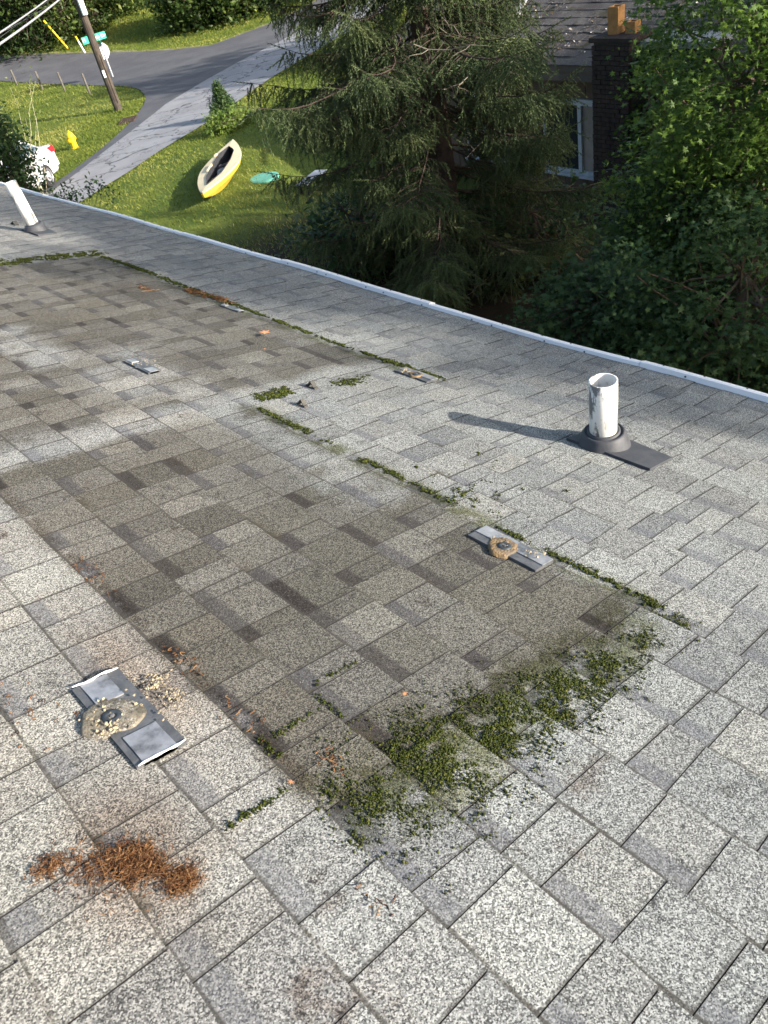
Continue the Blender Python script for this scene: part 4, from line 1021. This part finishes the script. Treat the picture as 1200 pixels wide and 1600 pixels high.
# ------------------------------------------------------------------ hydrant
M_HYD = plain('hydrant_yellow', (.78,.52,.01), (.70,.46,.01), 8, .4, .5)
hy = empty('fire_hydrant', gp(at(118, 232)), .6); tag(hy, 'yellow fire hydrant on the lawn by the lane', 'fire hydrant')
MB().lathe([(.15, 0), (.15, .035), (.105, .04), (.10, .36), (.135, .365), (.135, .40), (.12, .405)], 18).build('barrel', M_HYD, hy)
bn = MB().lathe([(.125, .405), (.115, .45), (.085, .50), (.045, .535)], 18).build('bonnet', M_HYD, hy)
MB().lathe([(.032, .535), (.03, .58), (.012, .585)], 5).build('operating_nut', M_HYD, bn)
for a in (0, math.pi/2, math.pi):
    R3 = frame((math.cos(a), math.sin(a), 0))
    MB().lathe([(.055, .08), (.055, .15), (.065, .152), (.065, .19), (.025, .195), (.02, .215)], 14, mtx(R3, (0, 0, .29))).build('nozzle_cap', M_HYD, hy)

# ------------------------------------------------------------------ utility pole, cables, signs, stakes
M_POLE = plain('pole_wood', (.050,.040,.032), (.075,.062,.050), 5, .9, .15, bump=.5)
M_COND = plain('pale_conduit', (.62,.66,.66), (.55,.58,.58), 4, .5, .3)
pp_ = gp(at(186, 173)); up = empty('utility_pole', pp_); tag(up, 'weathered wooden utility pole at the street corner', 'utility pole')
pz = np.linspace(-.3, 8.6, 8); MB().tube(np.c_[np.zeros(8), np.zeros(8), pz], np.linspace(.165, .115, 8), 12).build('pole', M_POLE, up)
MB().box((-.10, -.27, 3.35), (.08, -.155, 4.25)).build('meter_box', M_COND, up)
MB().tube([(.0, -.17, .3), (0, -.17, 2.0)], .015, 6).build('ground_conduit', M_POLE, up)
MB().box((-.17, -.185, 1.25), (-.08, -.15, 1.5)).build('tag_plate', M_COND, up)
MB().box((-.9, -.05, 7.7), (.9, .06, 7.82)).build('crossarm', M_POLE, up)
for x in (-.75, .75): MB().lathe([(.03, 0), (.05, .05), (.03, .09), (.045, .13), (.01, .16)], 10, mtx(np.eye(3), (x, 0, 7.82))).build('insulator', M_COND, up)
M_CABLE = plain('pale_cable', (.30,.30,.31), (.24,.24,.25), 6, .6, .3, bump=0); M_CABD = plain('dark_cable', (.06,.06,.06), rough=.6, bump=0)
dist_p = float(np.linalg.norm(at(186, 173)))
for px1, px2, t2, r_, lab, mt_ in (((103, -24), (-100, 99), 16., .018, 'upper pale service cable slanting from the pole to the left', M_CABLE), ((106, -12), (-100, 120), 16., .026, 'lower thick grey cable slanting from the pole to the left', M_CABLE),
                              ((98, -17), (-100, 114), 20., .006, 'thin dark wire between the two pale cables', M_CABD), ((101, -6), (-100, 92), 24., .006, 'thin dark wire just under the upper pale cable', M_CABD)):
    p0 = near(*px1, dist_p*.985); p1 = near(*px2, t2); p1 = p1 + (p1-p0)*.5
    s_ = np.linspace(0, 1, 24)[:, None]; P = p0*(1-s_)+p1*s_ - np.array([0, 0, 1])*(.12*4*s_*(1-s_))
    tag(MB().tube(P, r_, 6).build('cable', mt_, None, True), lab, 'cable', 'cables running from the utility pole')

M_SIGNG = plain('sign_green', (.012,.30,.20), rough=.4, spec=.4, bump=0); M_SBACK = plain('sign_back', (.50,.52,.53), (.45,.47,.48), 5, .45, .4)
M_STEEL = plain('galvanised_post', (.33,.34,.35), (.27,.28,.29), 9, .5, .4); M_SRED = plain('sign_red', (.45,.02,.02), rough=.4, bump=0)
M_STXT = plain('sign_white', (.8,.8,.8), rough=.5, bump=0)
sp_ = gp(at(177, 121)); sg = empty('street_sign', sp_); tag(sg, 'street corner post with green name blades and back of a stop sign', 'sign')
MB().box((-.025, -.025, -.2), (.025, .025, 1.68)).build('post', M_STEEL, sg)
cd_ = -sp_/np.linalg.norm(sp_); back = math.atan2(cd_[1], cd_[0])         # bearing towards the house
oc = [(.36*math.cos(math.pi/8+i*math.pi/4), .36*math.sin(math.pi/8+i*math.pi/4)) for i in range(8)]
def plate(name, pts, th, mat, yaw_, off, mat2=None):
    R3 = np.array([[-math.sin(yaw_), 0, math.cos(yaw_)], [math.cos(yaw_), 0, math.sin(yaw_)], [0, 1, 0]])
    k = len(pts); v = np.array([(x, y, 0) for x, y in pts]+[(x, y, th) for x, y in pts]) @ R3.T + off
    o = MB().add(v, [tuple(range(k))[::-1], tuple(range(k, 2*k))] + [(i, (i+1) % k, k+(i+1) % k, k+i) for i in range(k)]).build(name, mat, sg); return o, R3
yb = back + .55
# plate faces: local x sideways, y up, z towards the house
st_, _ = plate('stop_sign', oc, .006, M_SBACK, yb, np.array([math.cos(yb)*-.04, math.sin(yb)*-.04, 1.16]))
o2, _ = plate('stop_face', [(x*.99, y*.99) for x, y in oc], .004, M_SRED, yb, np.array([math.cos(yb)*-.046, math.sin(yb)*-.046, 1.16]))
o2.parent = st_
yn = back + .30; RN = None
bl_, RN = plate('name_blade', [(-.60, -.15), (.60, -.15), (.60, .15), (-.60, .15)], .012, M_SIGNG, yn, np.array([math.sin(yn)*.22, -math.cos(yn)*.22, 1.78]))
pl2, _ = plate('name_blade', [(-.40, -.11), (.40, -.11), (.40, .11), (-.40, .11)], .012, M_SIGNG, yn+1.35, np.array([0, 0, 1.52]))
def text_mesh(txt, size, mat, parent, M):
    cu = bpy.data.curves.new('lettering', 'FONT'); cu.body = txt; cu.size = size; cu.align_x = 'CENTER'; cu.align_y = 'CENTER'; cu.extrude = .002
    o = bpy.data.objects.new('lettering', cu); COL.objects.link(o); bpy.context.view_layer.update()
    me = bpy.data.meshes.new_from_object(o.evaluated_get(bpy.context.evaluated_depsgraph_get())); bpy.data.objects.remove(o)
    r = link('lettering', me, mat, parent); r.matrix_local = Matrix(np.asarray(M).tolist()); return r
text_mesh('Pl   Beach Dr', .22, M_STXT, bl_, mtx(RN, np.array([math.sin(yn)*.22, -math.cos(yn)*.22, 1.78]) + RN[:, 2]*.016))

M_STAKE = plain('grey_stake', (.13,.12,.10), (.10,.09,.075), 6, .9, .1)
labs = ('first wooden stake right of the sparse shrub, leftmost of four', 'second wooden stake from the left along the far road', 'third wooden stake from the left along the far road', 'wooden stake nearest the utility pole')
for (px, py), lab, h in zip(((27, 133), (67, 140), (102, 143), (141, 148)), labs, (.75, .85, .85, .9)):
    s_ = empty('fence_stake', gp(at(px, py))); tag(s_, lab, 'stake', 'wooden stakes along the far road')
    MB().lathe([(.05, -.1), (.048, h-.02), (.03, h)], 8).build('stake', M_STAKE, s_)
M_GY = plain('guard_yellow', (.72,.47,.03), rough=.5, bump=0)
g0 = gp(at(107, 77)); tg = near(68, 32, float(np.linalg.norm(g0))*.99)
gw = empty('guy_wire_guard', g0); tag(gw, 'long slanted yellow guy wire guard before the dark hedge', 'guard')
MB().tube([(0, 0, 0), tuple(tg-g0)], .06, 8).build('sleeve', M_GY, gw)
m0 = gp(at(133, 83)); tm = near(118, 57, float(np.linalg.norm(m0))*.995)
mk = empty('marker_stake', m0); tag(mk, 'slim white marker stake with yellow tip by the far road', 'marker')
d_ = tm-m0; MB().tube([(0, 0, 0), tuple(d_*.75)], .05, 8).build('shaft', M_STXT, mk); MB().tube([tuple(d_*.752), tuple(d_)], .052, 8).build('tip', M_GY, mk)
# storm drain at the lawn corner
M_IRON = plain('rusty_iron', (.035,.022,.018), (.06,.035,.025), 10, .8, .3)
dg = empty('storm_drain', gp(at(201, 190), .05), .9); tag(dg, 'dark iron storm drain grate at the curve of the lawn', 'drain')
MB().box((-.42, -.3, -.04), (.42, -.25, .03)).box((-.42, .25, -.04), (.42, .3, .03)).box((-.42, -.25, -.04), (-.37, .25, .03)).box((.37, -.25, -.04), (.42, .25, .03)).build('grate_frame', M_IRON, dg)
for x in np.linspace(-.32, .32, 7): MB().box((x-.03, -.25, -.03), (x+.03, .25, .02)).build('bar', M_IRON, dg)

# ------------------------------------------------------------------ parked car behind the bush
M_PAINT = plain('car_white', (.42,.42,.43), rough=.25, spec=.5, bump=0); M_TYRE = plain('tyre', (.02,.02,.02), rough=.9, bump=.1)
M_TINT = plain('car_glass', (.05,.075,.10), rough=.08, spec=.6, bump=0); M_TAIL = plain('tail_light', (.55,.015,.02), rough=.2, spec=.6, bump=0); M_RIM = plain('wheel_rim', (.45,.45,.46), rough=.35, spec=.5, metal=.6, bump=0)
rw = gp(at(84, 292)); ld_ = A[12]-A[40]; ld_ = ld_/np.linalg.norm(ld_)     # the lane's own direction, towards its near end
cyaw = math.atan2(ld_[1], ld_[0]) + .10
cr = empty('parked_car', rw, cyaw); tag(cr, 'white car with red tail light parked behind the dark bush', 'car')
# local: +X to the front, Y = 0 at the side near the house (+Y is that side), rear axle at x = 0
fr2 = np.array([math.cos(cyaw), math.sin(cyaw)]); sgn = 1 if (np.array([-fr2[1], fr2[0]]) @ (-rw[:2])) > 0 else -1
wdt = 1.72
prof = [(-.92, .50), (-.94, .72), (-.86, .95), (-.30, 1.02), (.25, 1.40), (.75, 1.46), (1.55, 1.42), (2.35, 1.0), (3.25, .90), (3.42, .70), (3.44, .45), (3.30, .25), (-.75, .25)]
def car_side(pr, ins, top_in):
    return np.array([(x, -sgn*(ins + top_in*max(0, (z-.95)/.5)), z) for x, z in pr])
nA = car_side(prof, .0, .20); nB = car_side(prof, .0, .20); nB[:, 1] = -sgn*wdt - nB[:, 1]
mid_ = [nA + [0, -sgn*.05*0, 0], nB]
k = len(prof); q = [(i, (i+1) % k, k+(i+1) % k, k+i) for i in range(k)]
body = MB().add(np.vstack([nA, nB]), q + [tuple(range(k))[::-1], tuple(range(k, 2*k))]).build('body', M_PAINT, cr)
bv = body.modifiers.new('bevel', 'BEVEL'); bv.width = .06; bv.segments = 3
for face, off in ((nA, 1), (nB, -1)):
    yy = lambda z, o: (-sgn*(.20*max(0, (z-.95)/.5)) + sgn*.012) if o == 1 else (-sgn*wdt + sgn*.20*max(0, (z-.95)/.5) - sgn*.012)
    for w4 in ([(-.18, 1.02), (.30, 1.33), (.55, 1.37), (.55, 1.02)], [(.62, 1.02), (.62, 1.38), (1.15, 1.38), (1.15, 1.02)], [(1.22, 1.02), (1.22, 1.38), (1.50, 1.36), (2.10, 1.02)]):
        MB().add([(x, yy(z, off), z) for x, z in w4], [(0, 1, 2, 3)]).build('side_window', M_TINT, cr)
y_c = -sgn*wdt/2
MB().add([(-.28, y_c-.62, 1.045), (-.28, y_c+.62, 1.045), (.22, y_c+.54, 1.405), (.22, y_c-.54, 1.405)], [(0, 1, 2, 3)]).build('rear_window', M_TINT, cr)
MB().add([(2.33, y_c-.66, 1.03), (2.33, y_c+.66, 1.03), (1.60, y_c+.56, 1.415), (1.60, y_c-.56, 1.415)], [(0, 3, 2, 1)]).build('windscreen', M_TINT, cr)
for ys in (0, -sgn*wdt):
    o_s = sgn*.014 if ys == 0 else -sgn*.014
    MB().add([(-.945, ys+o_s, .74), (-.90, ys+o_s, .92), (-.55, ys+o_s, .93), (-.72, ys+o_s, .76), (-.965, ys-(sgn if ys == 0 else -sgn)*.28, .74), (-.905, ys-(sgn if ys == 0 else -sgn)*.28, .92)], [(0, 1, 2, 3), (0, 4, 5, 1)]).build('tail_light', M_TAIL, cr)
    for xw_ in (0, 2.55):
        R3 = frame((0, 1, 0)); w_ = MB().lathe([(.20, -.09), (.29, -.10), (.315, -.06), (.315, .06), (.29, .10), (.20, .09)], 24, mtx(R3, (xw_, ys-(sgn if ys == 0 else -sgn)*.09, .315))).build('tyre', M_TYRE, cr)
        sd = sgn if ys == 0 else -sgn
        rim = MB().lathe([(.05, .10), (.06, .11), (.19, .08), (.20, .10), (.205, .105)], 20, mtx(frame((0, sd, 0)), (xw_, ys-sd*.09, .315)), True, False).build('rim', M_RIM, cr); rim.parent = w_
MB().box((-1.0, min(0, -sgn*wdt)+.05, .36), (-.86, max(0, -sgn*wdt)-.05, .56)).build('rear_bumper', M_PAINT, cr)
MB().box((-1.004, y_c-.26, .60), (-.94, y_c+.26, .72)).build('number_plate', M_STXT, cr)
bpy.context.view_layer.update()
